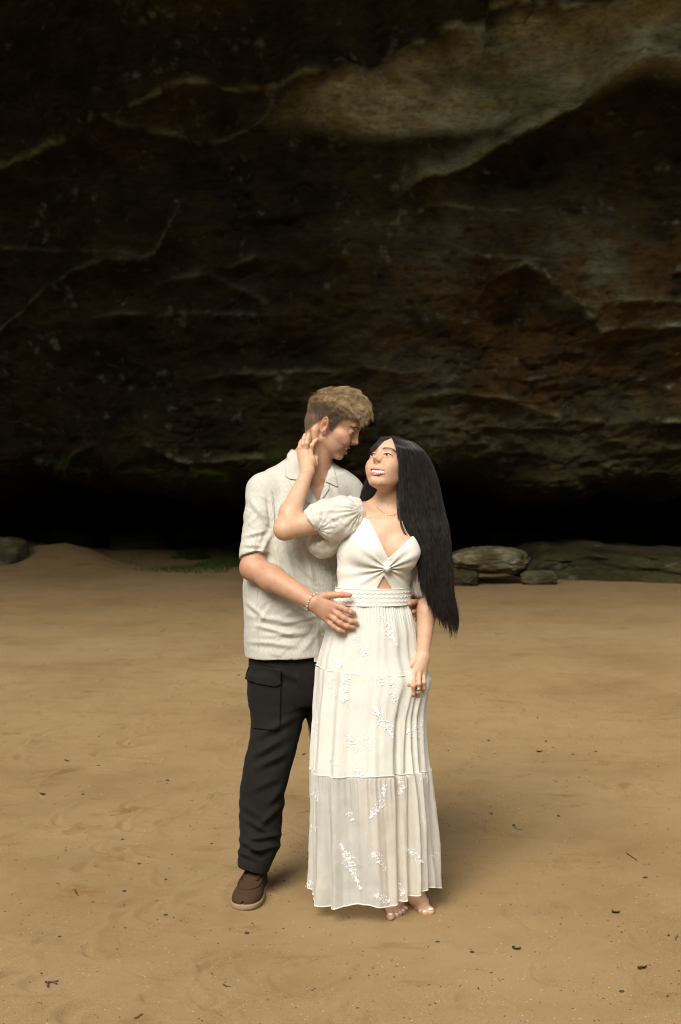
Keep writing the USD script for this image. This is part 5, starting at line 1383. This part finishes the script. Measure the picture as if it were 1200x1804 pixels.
# ---- shoes: brown suede with a stitched apron and pale rubber sole
SUEDE = M_cloth('brown_suede', (0.066, 0.034, 0.016), (300, 300, 300), 0.5, 0.003, trans=0.0, var=0.30, sheen=0.02, rough=0.95)
RUB = M_flat('pale_rubber', (0.27, 0.19, 0.105), 0.8, 0.2)
LACE = M_flat('lace', (0.030, 0.019, 0.013), 0.8, 0.2)
EYELET = M_flat('eyelet', (0.30, 0.27, 0.22), 0.35, 0.5, metallic=0.8)
def shoe(origin, heading):
    """origin: ground point under the heel; heading: direction of the toe (degrees from -y towards +x)"""
    a = math.radians(heading); fx = np.array([math.sin(a), -math.cos(a), 0]); sx = np.array([math.cos(a), math.sin(a), 0])
    Wd = lambda p: origin + np.asarray(p)[..., :1] * fx + np.asarray(p)[..., 1:2] * sx + np.asarray(p)[..., 2:] * np.array([0, 0, 1.0])
    Lx = np.array([-0.02, 0.0, 0.03, 0.08, 0.13, 0.18, 0.22, 0.25, 0.27, 0.283, 0.288]); hw_ = np.array([0.008, 0.026, 0.034, 0.036, 0.042, 0.050, 0.0525, 0.047, 0.037, 0.021, 0.004])
    lx = np.concatenate([np.linspace(-0.02, 0.24, 40), 0.24 + 0.048 * np.sin(np.linspace(0.05, math.pi / 2, 24))])
    hwf = PchipInterpolator(Lx, hw_)
    top = PchipInterpolator([-0.02, 0.0, 0.04, 0.10, 0.14, 0.18, 0.22, 0.26, 0.288], [0.060, 0.085, 0.10, 0.105, 0.092, 0.075, 0.062, 0.052, 0.034])
    th = np.linspace(0, math.pi, 33)
    LXg, TH = np.meshgrid(lx, th, indexing='ij')
    hh = hwf(LXg); c_, s_ = np.cos(TH), np.sin(TH)
    y = hh * np.sign(c_) * np.abs(c_) ** 0.75
    z = 0.0205 + (top(LXg) - 0.0205) * np.abs(s_) ** 0.72
    P = np.stack([LXg, y, z], -1)
    upper = (Wd(P.reshape(-1, 3)), tris(grid_faces(len(lx), 33)))
    sh = UsdGeom.Xform.Define(stage, numbered(str(man.GetPath()) + '/shoe')).GetPrim()
    obj('upper', upper, SUEDE, sh, base=MBASE)
    # sole: outline a little wider than the upper
    ring = []
    for z_, g in ((0.0, -0.001), (0.003, 0.0035), (0.010, 0.0050), (0.018, 0.0050), (0.0215, 0.0035), (0.022, -0.004)):
        r_ = np.concatenate([np.stack([lx + g * np.clip((lx - 0.2) / 0.08, -1, 1), hwf(lx) + g, 0 * lx + z_], 1), np.stack([lx + g * np.clip((lx - 0.2) / 0.08, -1, 1), -hwf(lx) - g, 0 * lx + z_], 1)[::-1]])
        ring.append(r_)
    R_ = np.stack(ring); n_ = R_.shape[1]
    f_ = tris(grid_faces(6, n_, True))
    v_ = np.vstack([R_.reshape(-1, 3), [[0.13, 0, 0.0275]]]); i = np.arange(n_); f_ = np.vstack([f_, np.stack([5 * n_ + i, 5 * n_ + (i + 1) % n_, np.full(n_, 6 * n_)], 1)])
    obj('sole', (Wd(v_), f_), RUB, sh, base=MBASE)
    # apron seam, tongue, laces, eyelets
    def on(lx_, k): return np.array([lx_, float(hwf(lx_)) * np.sign(math.cos(k)) * abs(math.cos(k)) ** 0.75, 0.026 + (float(top(lx_)) - 0.026) * abs(math.sin(k)) ** 0.72])
    ap = [on(0.12 + 0.115 * math.sin(t) ** 1.0, math.pi / 2 - 0.95 * math.cos(t)) for t in np.linspace(0.05, math.pi - 0.05, 41)]
    obj('apron_seam', tube_mesh(Wd(np.array(ap) + (0, 0, 0.0015)), 0.0028), SUEDE, sh, base=MBASE)
    for l_ in (0.125, 0.148):
        for s_ in (-1, 1):
            p_ = on(l_, math.pi / 2 - s_ * 0.62)
            t_ = np.linspace(0, 6.283, 14, endpoint=False)
            obj('eyelet', tube_mesh(Wd(np.stack([p_[0] + 0.0035 * np.cos(t_), p_[1] + 0.0035 * np.sin(t_), 0 * t_ + p_[2] + 0.002 - 0.3 * s_ * 0.0035 * np.sin(t_)], 1)), 0.0012, closed=True), EYELET, sh, base=MBASE)
        arc = [on(l_ + 0.004 * math.sin(3 * k), k) + (0, 0, 0.005) for k in np.linspace(math.pi / 2 - 0.62, math.pi / 2 + 0.62, 12)]
        obj('lace', tube_mesh(Wd(np.array(arc)), 0.0020), LACE, sh, base=MBASE)
    for s_ in (-1, 1):
        e_ = [on(0.136, math.pi / 2) + (0, 0, 0.008), on(0.150, math.pi / 2 - s_ * 0.3) + (0, 0, 0.013), on(0.165, math.pi / 2 - s_ * 0.55) + (0, 0, 0.007), on(0.180, math.pi / 2 - s_ * 0.45) + (0, 0, 0.003)]
        obj('lace', tube_mesh(PchipInterpolator([0, 1, 2, 3], Wd(np.array(e_)))(np.linspace(0, 3, 16)), 0.0018), LACE, sh, base=MBASE)
toe_pt = ground_pt(427, 1605, 0.0)
hd = -9.0
shoe(toe_pt - 0.288 * np.array([math.sin(math.radians(hd)), -math.cos(math.radians(hd)), 0]), hd)
shoe(np.array([W(588, 1520, 4.97)[0], 4.98, 0.0]), 14.0)

# ---- short sandy hair: clipped sides, longer top swept to the front
SANDY = M_hair('sandy_hair', (0.11, 0.066, 0.026), (0.42, 0.28, 0.125), 0.42, 0.45)
SHORT = M_hair('clipped_hair', (0.090, 0.062, 0.035), (0.24, 0.175, 0.105), 0.55, 0.3)
def skull(n, seed):
    r = np.random.default_rng(seed)
    d = r.normal(size=(n * 4, 3)); d /= np.linalg.norm(d, axis=1)[:, None]
    P = np.array([8, 0, 50.0]) + d * (97, 77, 78)
    k = (hair_cover(P[:, 0], P[:, 1], P[:, 2]) > 0)
    return P[k][:n], d[k][:n], r
def clip_hair(n, seed):
    P, d, r = skull(n, seed)
    keep = (P[:, 2] < 116)
    P, d = P[keep], d[keep]; n = len(P)
    P = MH.loc(snap(MH.pt(P), MH.pt(np.array([8, 0, 50.0])))) 
    ln = np.interp(P[:, 2], [-50, 20, 55, 80, 108], [3, 6, 11, 20, 30])
    flow = norm_rows(d * 0.75 + np.stack([0.25 + 0 * ln, 0 * ln, -0.65 + 0 * ln], 1) * (1 + 0.6 * sm(60, 100, P[:, 2]))[:, None] + 0.25 * r.normal(size=(n, 3)))
    u = np.linspace(0, 1, 5)[None, :, None]
    Q = P[:, None] - 1.0 * d[:, None] + flow[:, None] * u * (ln * r.uniform(0.6, 1.2, n))[:, None, None]
    return MH.pt(Q.reshape(-1, 3)).reshape(n, 5, 3)
def snap(pts, centre):
    """move points along the ray from the skull's middle onto the modelled head"""
    ray = pts - centre; L = np.linalg.norm(ray, axis=1)[:, None]; ray = ray / L
    ts = np.linspace(0.055, 0.135, 41)
    S_ = np.stack([MB(centre + t * ray) for t in ts], 1)
    i = np.argmax(S_ > 0, 1)
    return centre + ray * ts[i][:, None]
def top_hair(n, seed):
    r = np.random.default_rng(seed)
    # roots over the top of the skull; each lock runs forward and lies over the next
    a, b = r.uniform(-75, 88, n), r.uniform(-1, 1, n)
    y = b * 66 * np.sqrt(np.clip(1 - (a / 110) ** 2, 0.1, 1))
    z = 50 + 78 * np.sqrt(np.clip(1 - ((a - 8) / 97) ** 2 - (y / 77) ** 2, 0.02, 1))
    root = np.stack([a, y, z], 1) * (1, 1, 1) - (0, 0, 3)
    lock = np.floor((a + 80) / 14) * 11 + np.floor((b + 1) * 5.5)
    hsh = np.sin(lock * 12.9898) * 43758.5453; hsh = hsh - np.floor(hsh)
    ln = np.interp(a, [-75, -30, 20, 60, 88], [26, 42, 56, 66, 62]) * (0.9 + 0.2 * hsh) * r.uniform(0.8, 1.08, n)
    ln = ln * (1 - 0.35 * np.abs(b) ** 2)
    k = 10; u = np.linspace(0, 1, k)[None, :]
    fwd = np.stack([0.86 + 0.10 * hsh, -0.20 + 0.32 * (hsh - 0.5) - 0.25 * (b < 0) * np.abs(b), 0 * a], 1)
    rise = np.interp(a, [-75, -40, 0, 40, 88], [1.3, 1.7, 1.65, 1.2, 0.85]) * (0.84 + 0.26 * hsh) * (1 - 0.55 * np.abs(b) ** 2.5)
    Q = root[:, None] + fwd[:, None] * (ln[:, None] * u)[..., None]
    back = sm(-30, -75, a)
    Q[..., 0] -= (1.2 * back * ln)[:, None] * u
    Q[..., 2] += ln[:, None] * (rise[:, None] * u - (0.55 + 0.35 * hsh[:, None] + 0.10 * sm(50, 88, a)[:, None]) * u ** 2.2)
    # never inside the skull
    c = np.array([8, 0, 50.0]); rel = (Q - c) / (99, 79, 80); R_ = np.linalg.norm(rel, axis=-1, keepdims=True)
    lim = 1.02 + 0.05 * np.sin(np.pi * u)[..., None] * (0.5 + hsh[:, None, None])
    Q = np.where(R_ < lim, c + (Q - c) / np.maximum(R_, 1e-6) * lim, Q)
    Q = Q + 0.7 * r.normal(size=(n, 1, 3)) + 1.4 * r.normal(size=(n, 1, 3)) * (u ** 2)[..., None]
    return MH.pt(Q.reshape(-1, 3)).reshape(n, k, 3)
hair_m = UsdGeom.Xform.Define(stage, str(man.GetPath()) + '/hair').GetPrim()
ch = clip_hair(18000, 11); hi_ = MH.loc(ch[:, 0])[:, 2] + 12 * np.random.default_rng(3).normal(size=len(ch)) > 72
curves('strands', ch[~hi_], np.linspace(0.0008, 0.0005, 5), SHORT, hair_m, base=MBASE, kind='stuff')
curves('strands', ch[hi_], np.linspace(0.0010, 0.0005, 5), SANDY, hair_m, base=MBASE, kind='stuff')
curves('strands', top_hair(10000, 12), np.linspace(0.0013, 0.0005, 10), SANDY, hair_m, base=MBASE, kind='stuff')
# ---------------------------------------------------------------- rocks at the back of the shelter, moss, grit and litter on the sand
def boulder(c, r, seed, sub=5, rough=0.22, flat=1.0, squash=None, R=None):
    m = trimesh.creation.icosphere(sub, 1.0); v = np.array(m.vertices)
    k = fbm(v * 1.3 + seed, 4, seed); k2 = fbm(v * 4.5 + seed, 4, seed + 3)
    q = np.sign(v) * np.abs(v) ** flat
    v = q * (1 + rough * k + 0.25 * rough * k2)[:, None] * np.asarray(r)
    st = np.sin(v[:, 2] * 28 + 2.0 * k)          # bedding
    v = v * (1 + 0.012 * st)[:, None] * [1, 1, 1]
    if R: v = v @ np.array([[math.cos(R), math.sin(R), 0], [-math.sin(R), math.cos(R), 0], [0, 0, 1]])
    return v + np.asarray(c), np.array(m.faces)
def rock_tint(v, pale, moss, rust, seed):
    k = 0.5 + fbm(v * 3.0, 3, seed)
    return np.clip(np.stack([pale * k * 2 * 0.6 + 0 * k, moss * np.clip(k, 0, 1), rust * np.clip(k + 0.2, 0, 1)], 1), 0, 1)
def rock(name, c, r, seed, label, pale, moss, rust, **kw):
    v, f = boulder((0, 0, 0), r, seed, **kw)
    x = thing(name, label, 'rock', c)
    obj('stone', (v, f), ROCK, x, tint=rock_tint(v + c, pale, moss, rust, seed))
    return x
def gp(px, py, lift=0.0):
    d = EYE * FPX / (py - HORIZON)
    p = W(px, py, d); return np.array([p[0], p[1], lift])
rock('boulder', gp(6, 1006, 0.20), (0.40, 0.42, 0.30), 3, 'large rounded boulder at the far left beside the sand mounds', 0.45, 0.03, 1.2, flat=0.85)
c = gp(862, 1032)
rock('rock_slab', c + (0.02, 0.25, 0.34), (0.55, 0.50, 0.185), 5, 'long flat-topped slab overhanging a dark gap, right of the long hair', 0.70, 0.03, 1.3, flat=0.92, rough=0.26)
rock('stone_block', gp(820, 1034) + (0, 0.15, 0.10), (0.20, 0.22, 0.13), 9, 'low mossy block propping the left end of the flat slab', 0.25, 0.2, 0.8, flat=0.8)
rock('stone_block', gp(950, 1032) + (0, 0.05, 0.09), (0.26, 0.20, 0.12), 12, 'small pale stone on the sand at the right end of the flat slab', 0.45, 0.1, 0.7, flat=0.8)
# low shelf of bedrock along the right
_sx, _st = np.meshgrid(np.linspace(0, 1, 160), np.linspace(0, 1, 40))
a_, b_ = gp(905, 1022), gp(1420, 1036)
lx_ = a_[0] + (b_[0] - a_[0]) * _sx; ly_ = a_[1] + (b_[1] - a_[1]) * _sx
q_ = np.stack([lx_, ly_, _st * 2], -1)
hgt = (0.46 + 0.10 * fbm(q_ * (1.1, 1, 0), 3, 5)) * sm(0, 0.12, _sx)
shelf = np.stack([lx_ + 0.05 * fbm(q_ * 3, 3, 6), ly_ + 1.7 * np.clip(_st - 0.45, 0, 1) ** 1.0 * 2 + 0.35 * _st + 0.16 * fbm(q_ * (2.5, 1, 4), 4, 8), -0.04 + hgt * np.clip(_st / 0.62, 0, 1) ** 0.6 + 0.05 * fbm(q_ * 4, 3, 9)], -1).reshape(-1, 3)
x = thing('rock_ledge', 'low greenish bedrock ledge along the foot of the wall at the right', 'rock', a_)
obj('stone', (shelf - a_, grid_faces(40, 160)), ROCK, x, tint=rock_tint(shelf, 0.06, 0.30, 0.5, 31))
for px, py, r, sd, lb in ((905, 1000, (0.22, 0.2, 0.14), 14, 'mossy lump of rock behind the pale stone, left end of the bedrock ledge'), (1072, 985, (0.34, 0.25, 0.13), 17, 'pale-topped lump of rock lying on the bedrock ledge')):
    rock('rock_lump', gp(px, py + 24) + (0, 0.3, 0.28), r, sd, lb, 0.12, 0.3, 0.6)
# rubble in the shade of the hollow
rr_ = np.random.default_rng(77)
RUB_LAB = ['jagged fallen block in the dark hollow, between the far left boulder and the shirt', 'squat fallen block deep in the hollow behind the sand mounds', 'broad fallen block in the shade behind the moss patch', 'fallen block in the dark hollow, behind the flat slab', 'fallen block in the dark hollow at the far right']
for (px, py, s_), lb in zip(((250, 978, 0.45), (130, 972, 0.5), (360, 968, 0.55), (900, 972, 0.5), (1120, 968, 0.6)), RUB_LAB):
    rock('fallen_block', gp(px, py, 0.12), (s_ * 1.3, s_, s_ * 0.6), int(px), lb, 0.15, 0.35, 0.2, flat=0.7, rough=0.3, sub=4)

# moss and short grass left of the couple, at the edge of the hollow
GRASS = usdkit.material(stage, '/World/Looks/moss_grass', {
    'g': ('geometry', {}), 'n': ('noise_texture', {'scale': 3.0, 'detail': 4.0}), 'r': ('rgb_ramp', {'ramp': [(0.35, (0.035, 0.060, 0.008)), (0.65, (0.075, 0.120, 0.016))]}),
    'p': ('principled_bsdf', {'roughness': 0.8, 'specular_ior_level': 0.2})}, [('g.position', 'n.vector'), ('n.fac', 'r.fac'), ('r.color', 'p.base_color')], surface='p.BSDF')
rg = np.random.default_rng(4); n = 9000
gx_ = rg.normal(0, 1, n); gy_ = rg.normal(0, 1, n)
cc = gp(385, 992)
bx, by = cc[0] + 0.50 * gx_, cc[1] + 1.0 * gy_
keep = fbm(np.stack([bx * 1.6, by * 0.8, 0 * bx], -1), 3, 8) > -0.12
bx, by = bx[keep], by[keep]; n = len(bx)
bz = ground_z(bx, by)
h_ = rg.uniform(0.03, 0.09, n); lean = rg.normal(0, 0.02, (n, 2)); wv = rg.uniform(0.004, 0.010, n); an = rg.uniform(0, 6.28, n)
P0 = np.stack([bx - wv * np.cos(an), by - wv * np.sin(an), bz], 1); P1 = np.stack([bx + wv * np.cos(an), by + wv * np.sin(an), bz], 1); P2_ = np.stack([bx + lean[:, 0], by + lean[:, 1], bz + h_], 1)
gv = np.stack([P0, P1, P2_], 1).reshape(-1, 3)
obj('moss_patch', (gv, np.arange(3 * n).reshape(-1, 3)), GRASS, smooth=False, kind='stuff', cat='moss', label='patch of bright green moss and short grass at the edge of the hollow')

# grit: thousands of grains too small to count, and the pebbles that show one by one
DARKST, PALEST, BROWN = M_flat('dark_pebble', (0.030, 0.034, 0.036), 0.7, 0.3), M_flat('quartz_grit', (0.36, 0.30, 0.20), 0.6, 0.3), M_flat('leaf_litter', (0.085, 0.045, 0.016), 0.9, 0.2)
rp = np.random.default_rng(15)
def sand_z(x, y):
    x, y = np.atleast_1d(np.asarray(x, float)), np.atleast_1d(np.asarray(y, float))
    return ground_z(x, y) + prints_z(x, y)
ico = trimesh.creation.icosphere(0, 1.0); iv, if_ = np.array(ico.vertices), np.array(ico.faces)
def grit(name, n, smin, smax, mat, seed, label, ymax=9.0):
    r = np.random.default_rng(seed)
    y = 3.3 + (ymax - 3.3) * r.random(n) ** 1.5; x = (r.random(n) - 0.5) * 0.66 * y
    z = sand_z(x, y); s = r.uniform(smin, smax, n) * (0.7 + 0.3 * (y / 4))
    sc = np.stack([s * r.uniform(0.7, 1.5, n), s * r.uniform(0.7, 1.5, n), s * 0.6], 1)
    a = r.uniform(0, 6.28, n); ca, sa = np.cos(a), np.sin(a)
    V = iv[None] * sc[:, None]
    V = np.stack([V[..., 0] * ca[:, None] - V[..., 1] * sa[:, None], V[..., 0] * sa[:, None] + V[..., 1] * ca[:, None], V[..., 2]], -1) + np.stack([x, y, z + s * 0.15], 1)[:, None]
    obj(name, (V.reshape(-1, 3), (if_[None] + (np.arange(n) * len(iv))[:, None, None]).reshape(-1, 3)), mat, smooth=False, kind='stuff', cat='grit', label=label)
grit('pale_grit', 2200, 0.0010, 0.0024, PALEST, 3, 'pale quartz grains scattered over the sand')
grit('dark_grit', 1000, 0.0011, 0.0027, DARKST, 4, 'dark grains scattered over the sand')
grit('brown_grit', 1000, 0.0014, 0.0036, BROWN, 5, 'brown crumbs of leaf litter scattered over the sand')
PEB = [(219, 1571), (379, 1460), (216, 1480), (295, 1376), (173, 1350), (146, 1400), (70, 1772), (435, 1645), (292, 1613), (105, 1654), (501, 1553), (292, 1552), (174, 1297), (373, 1487), (861, 1305), (790, 1323), (1050, 1324), (1095, 1748), (984, 1437), (905, 1455), (1137, 1548), (1020, 1370),
       (906, 1668), (771, 1660), (1160, 1350), (1178, 1653), (947, 1266), (962, 1308), (866, 1436), (1009, 1329), (535, 1328), (421, 1191), (214, 1083), (264, 1084), (116, 1500), (245, 1523), (1096, 1644), (832, 1678), (1140, 1405), (110, 1108)]
pgroup = 'small dark pebbles on the sand'
_used = {}
def peb_label(px, py):
    side = 'left' if px < 430 else 'right' if px > 700 else 'middle'
    level = ('along the bottom edge' if py > 1715 else 'nearer than the feet' if py > 1625 else 'level with the shoe' if py > 1525 else 'level with the sheer tier' if py > 1420 else
             'level with his shin' if py > 1360 else 'level with his knee' if py > 1290 else 'level with his thigh' if py > 1140 else 'far back near the mounds')
    off = abs(px - (430 if side == 'left' else 770))
    lat = 'close to the couple' if off < 110 else 'halfway to the edge' if off < 270 else 'near the edge'
    t = f'small dark pebble {level}, {side} side, {lat}' if side != 'middle' else f'small dark pebble {level}, between shoe and dress'
    _used[t] = _used.get(t, 0) + 1
    return t if _used[t] == 1 else t.replace('small dark pebble', ['', 'second small dark pebble', 'third small dark pebble', 'fourth small dark pebble'][_used[t] - 1])
for i, (px, py) in enumerate(PEB):
    p = gp(px, py); s_ = rp.uniform(0.0034, 0.0066) * (1.25 if py < 1350 else 1)
    m = trimesh.creation.icosphere(2, 1.0); v = np.array(m.vertices)
    v = v * (1 + 0.25 * fbm(v * 1.5 + i, 2, i))[:, None] * (s_ * rp.uniform(0.9, 1.6), s_ * rp.uniform(0.8, 1.3), s_ * 0.65)
    obj('pebble', (v + (p[0], p[1], float(sand_z(p[0], p[1])[0]) + s_ * 0.2), m.faces), DARKST, label=peb_label(px, py), cat='pebble', group=pgroup)
BARK = M_flat('dry_bark', (0.085, 0.075, 0.062), 0.9, 0.2)
def twig(pts, r, label, name='twig', mat=BARK, side=()):
    P = []
    for px, py in pts:
        p = gp(px, py); p[2] = float(sand_z(p[0], p[1])[0]) + r * 0.7; P.append(p)
    k = np.linspace(0, len(P) - 1, 14)
    it = PchipInterpolator(np.arange(len(P)), np.array(P)) if len(P) > 1 else None
    ms = [tube_mesh(it(k) + 0.0015 * rp.normal(size=(14, 3)) * (1, 1, 0.3), np.linspace(r * 0.8, r * 0.4, 14))]
    for s in side:
        Q = []
        for px, py in s:
            p = gp(px, py); p[2] = float(sand_z(p[0], p[1])[0]) + r; Q.append(p)
        ms.append(tube_mesh(np.linspace(Q[0], Q[1], 6), np.linspace(r * 0.7, r * 0.4, 6)))
    obj(name, join(ms), mat, label=label, cat='twig')
twig([(80, 1735), (92, 1733), (103, 1730)], 0.0042, 'grey forked twig on the sand at the lower left', side=([(84, 1735), (84, 1744)], [(93, 1733), (100, 1737)]))
twig([(394, 1741), (405, 1743)], 0.0035, 'short dark twig on the sand below the brown shoe')
twig([(240, 1795), (250, 1788)], 0.0035, 'short twig at the very bottom edge, left of the brown shoe')
twig([(1190, 1662), (1195, 1650)], 0.0028, 'thin twig standing out of the sand at the right edge')
twig([(904, 1454), (908, 1461), (920, 1463)], 0.0026, 'curled twig on the sand right of the dress hem')
twig([(1104, 1505), (1112, 1511), (1122, 1519)], 0.0034, 'brown twig half buried in the sand at the right', mat=BROWN)
twig([(132, 1568), (137, 1580)], 0.0026, 'small brown root sticking out of the sand at the left', mat=BROWN)
LEAF = [(118, 1342, 'brown crumpled leaf on the sand far left'), (173, 1350, None), (910, 1674, 'brown curled leaf on the sand lower right of the feet'), (1132, 1711, 'reddish leaf scrap on the sand at the lower right'), (950, 1326, 'brown leaf scrap on the sand right of the skirt'), (1085, 1609, 'brown strip of leaf on the sand at the right'), (75, 1402, 'brown strip of leaf at the left edge of the sand')]
for px, py, lb in LEAF:
    if not lb: continue
    p = gp(px, py); p[2] = float(sand_z(p[0], p[1])[0]) + 0.004
    u = np.linspace(-1, 1, 7); w_ = np.linspace(-1, 1, 4); U, V = np.meshgrid(u, w_, indexing='ij')
    a = rp.uniform(-0.5, 0.5); L_ = rp.uniform(0.010, 0.018)
    X = U * L_; Y = V * L_ * 0.38 * np.sqrt(np.clip(1 - U ** 2, 0.05, 1)); Z = 0.004 * U ** 2 + 0.003 * V ** 2 + 0.0015 * rp.normal(size=U.shape)
    v = np.stack([X * math.cos(a) - Y * math.sin(a), X * math.sin(a) + Y * math.cos(a), Z], -1).reshape(-1, 3)
    f_ = grid_faces(7, 4); v2_ = np.vstack([v, v - (0, 0, 0.0012)])
    obj('fallen_leaf', (v2_ + p, np.vstack([tris(f_), tris(f_[:, ::-1]) + 28])), BROWN, label=lb, cat='leaf')
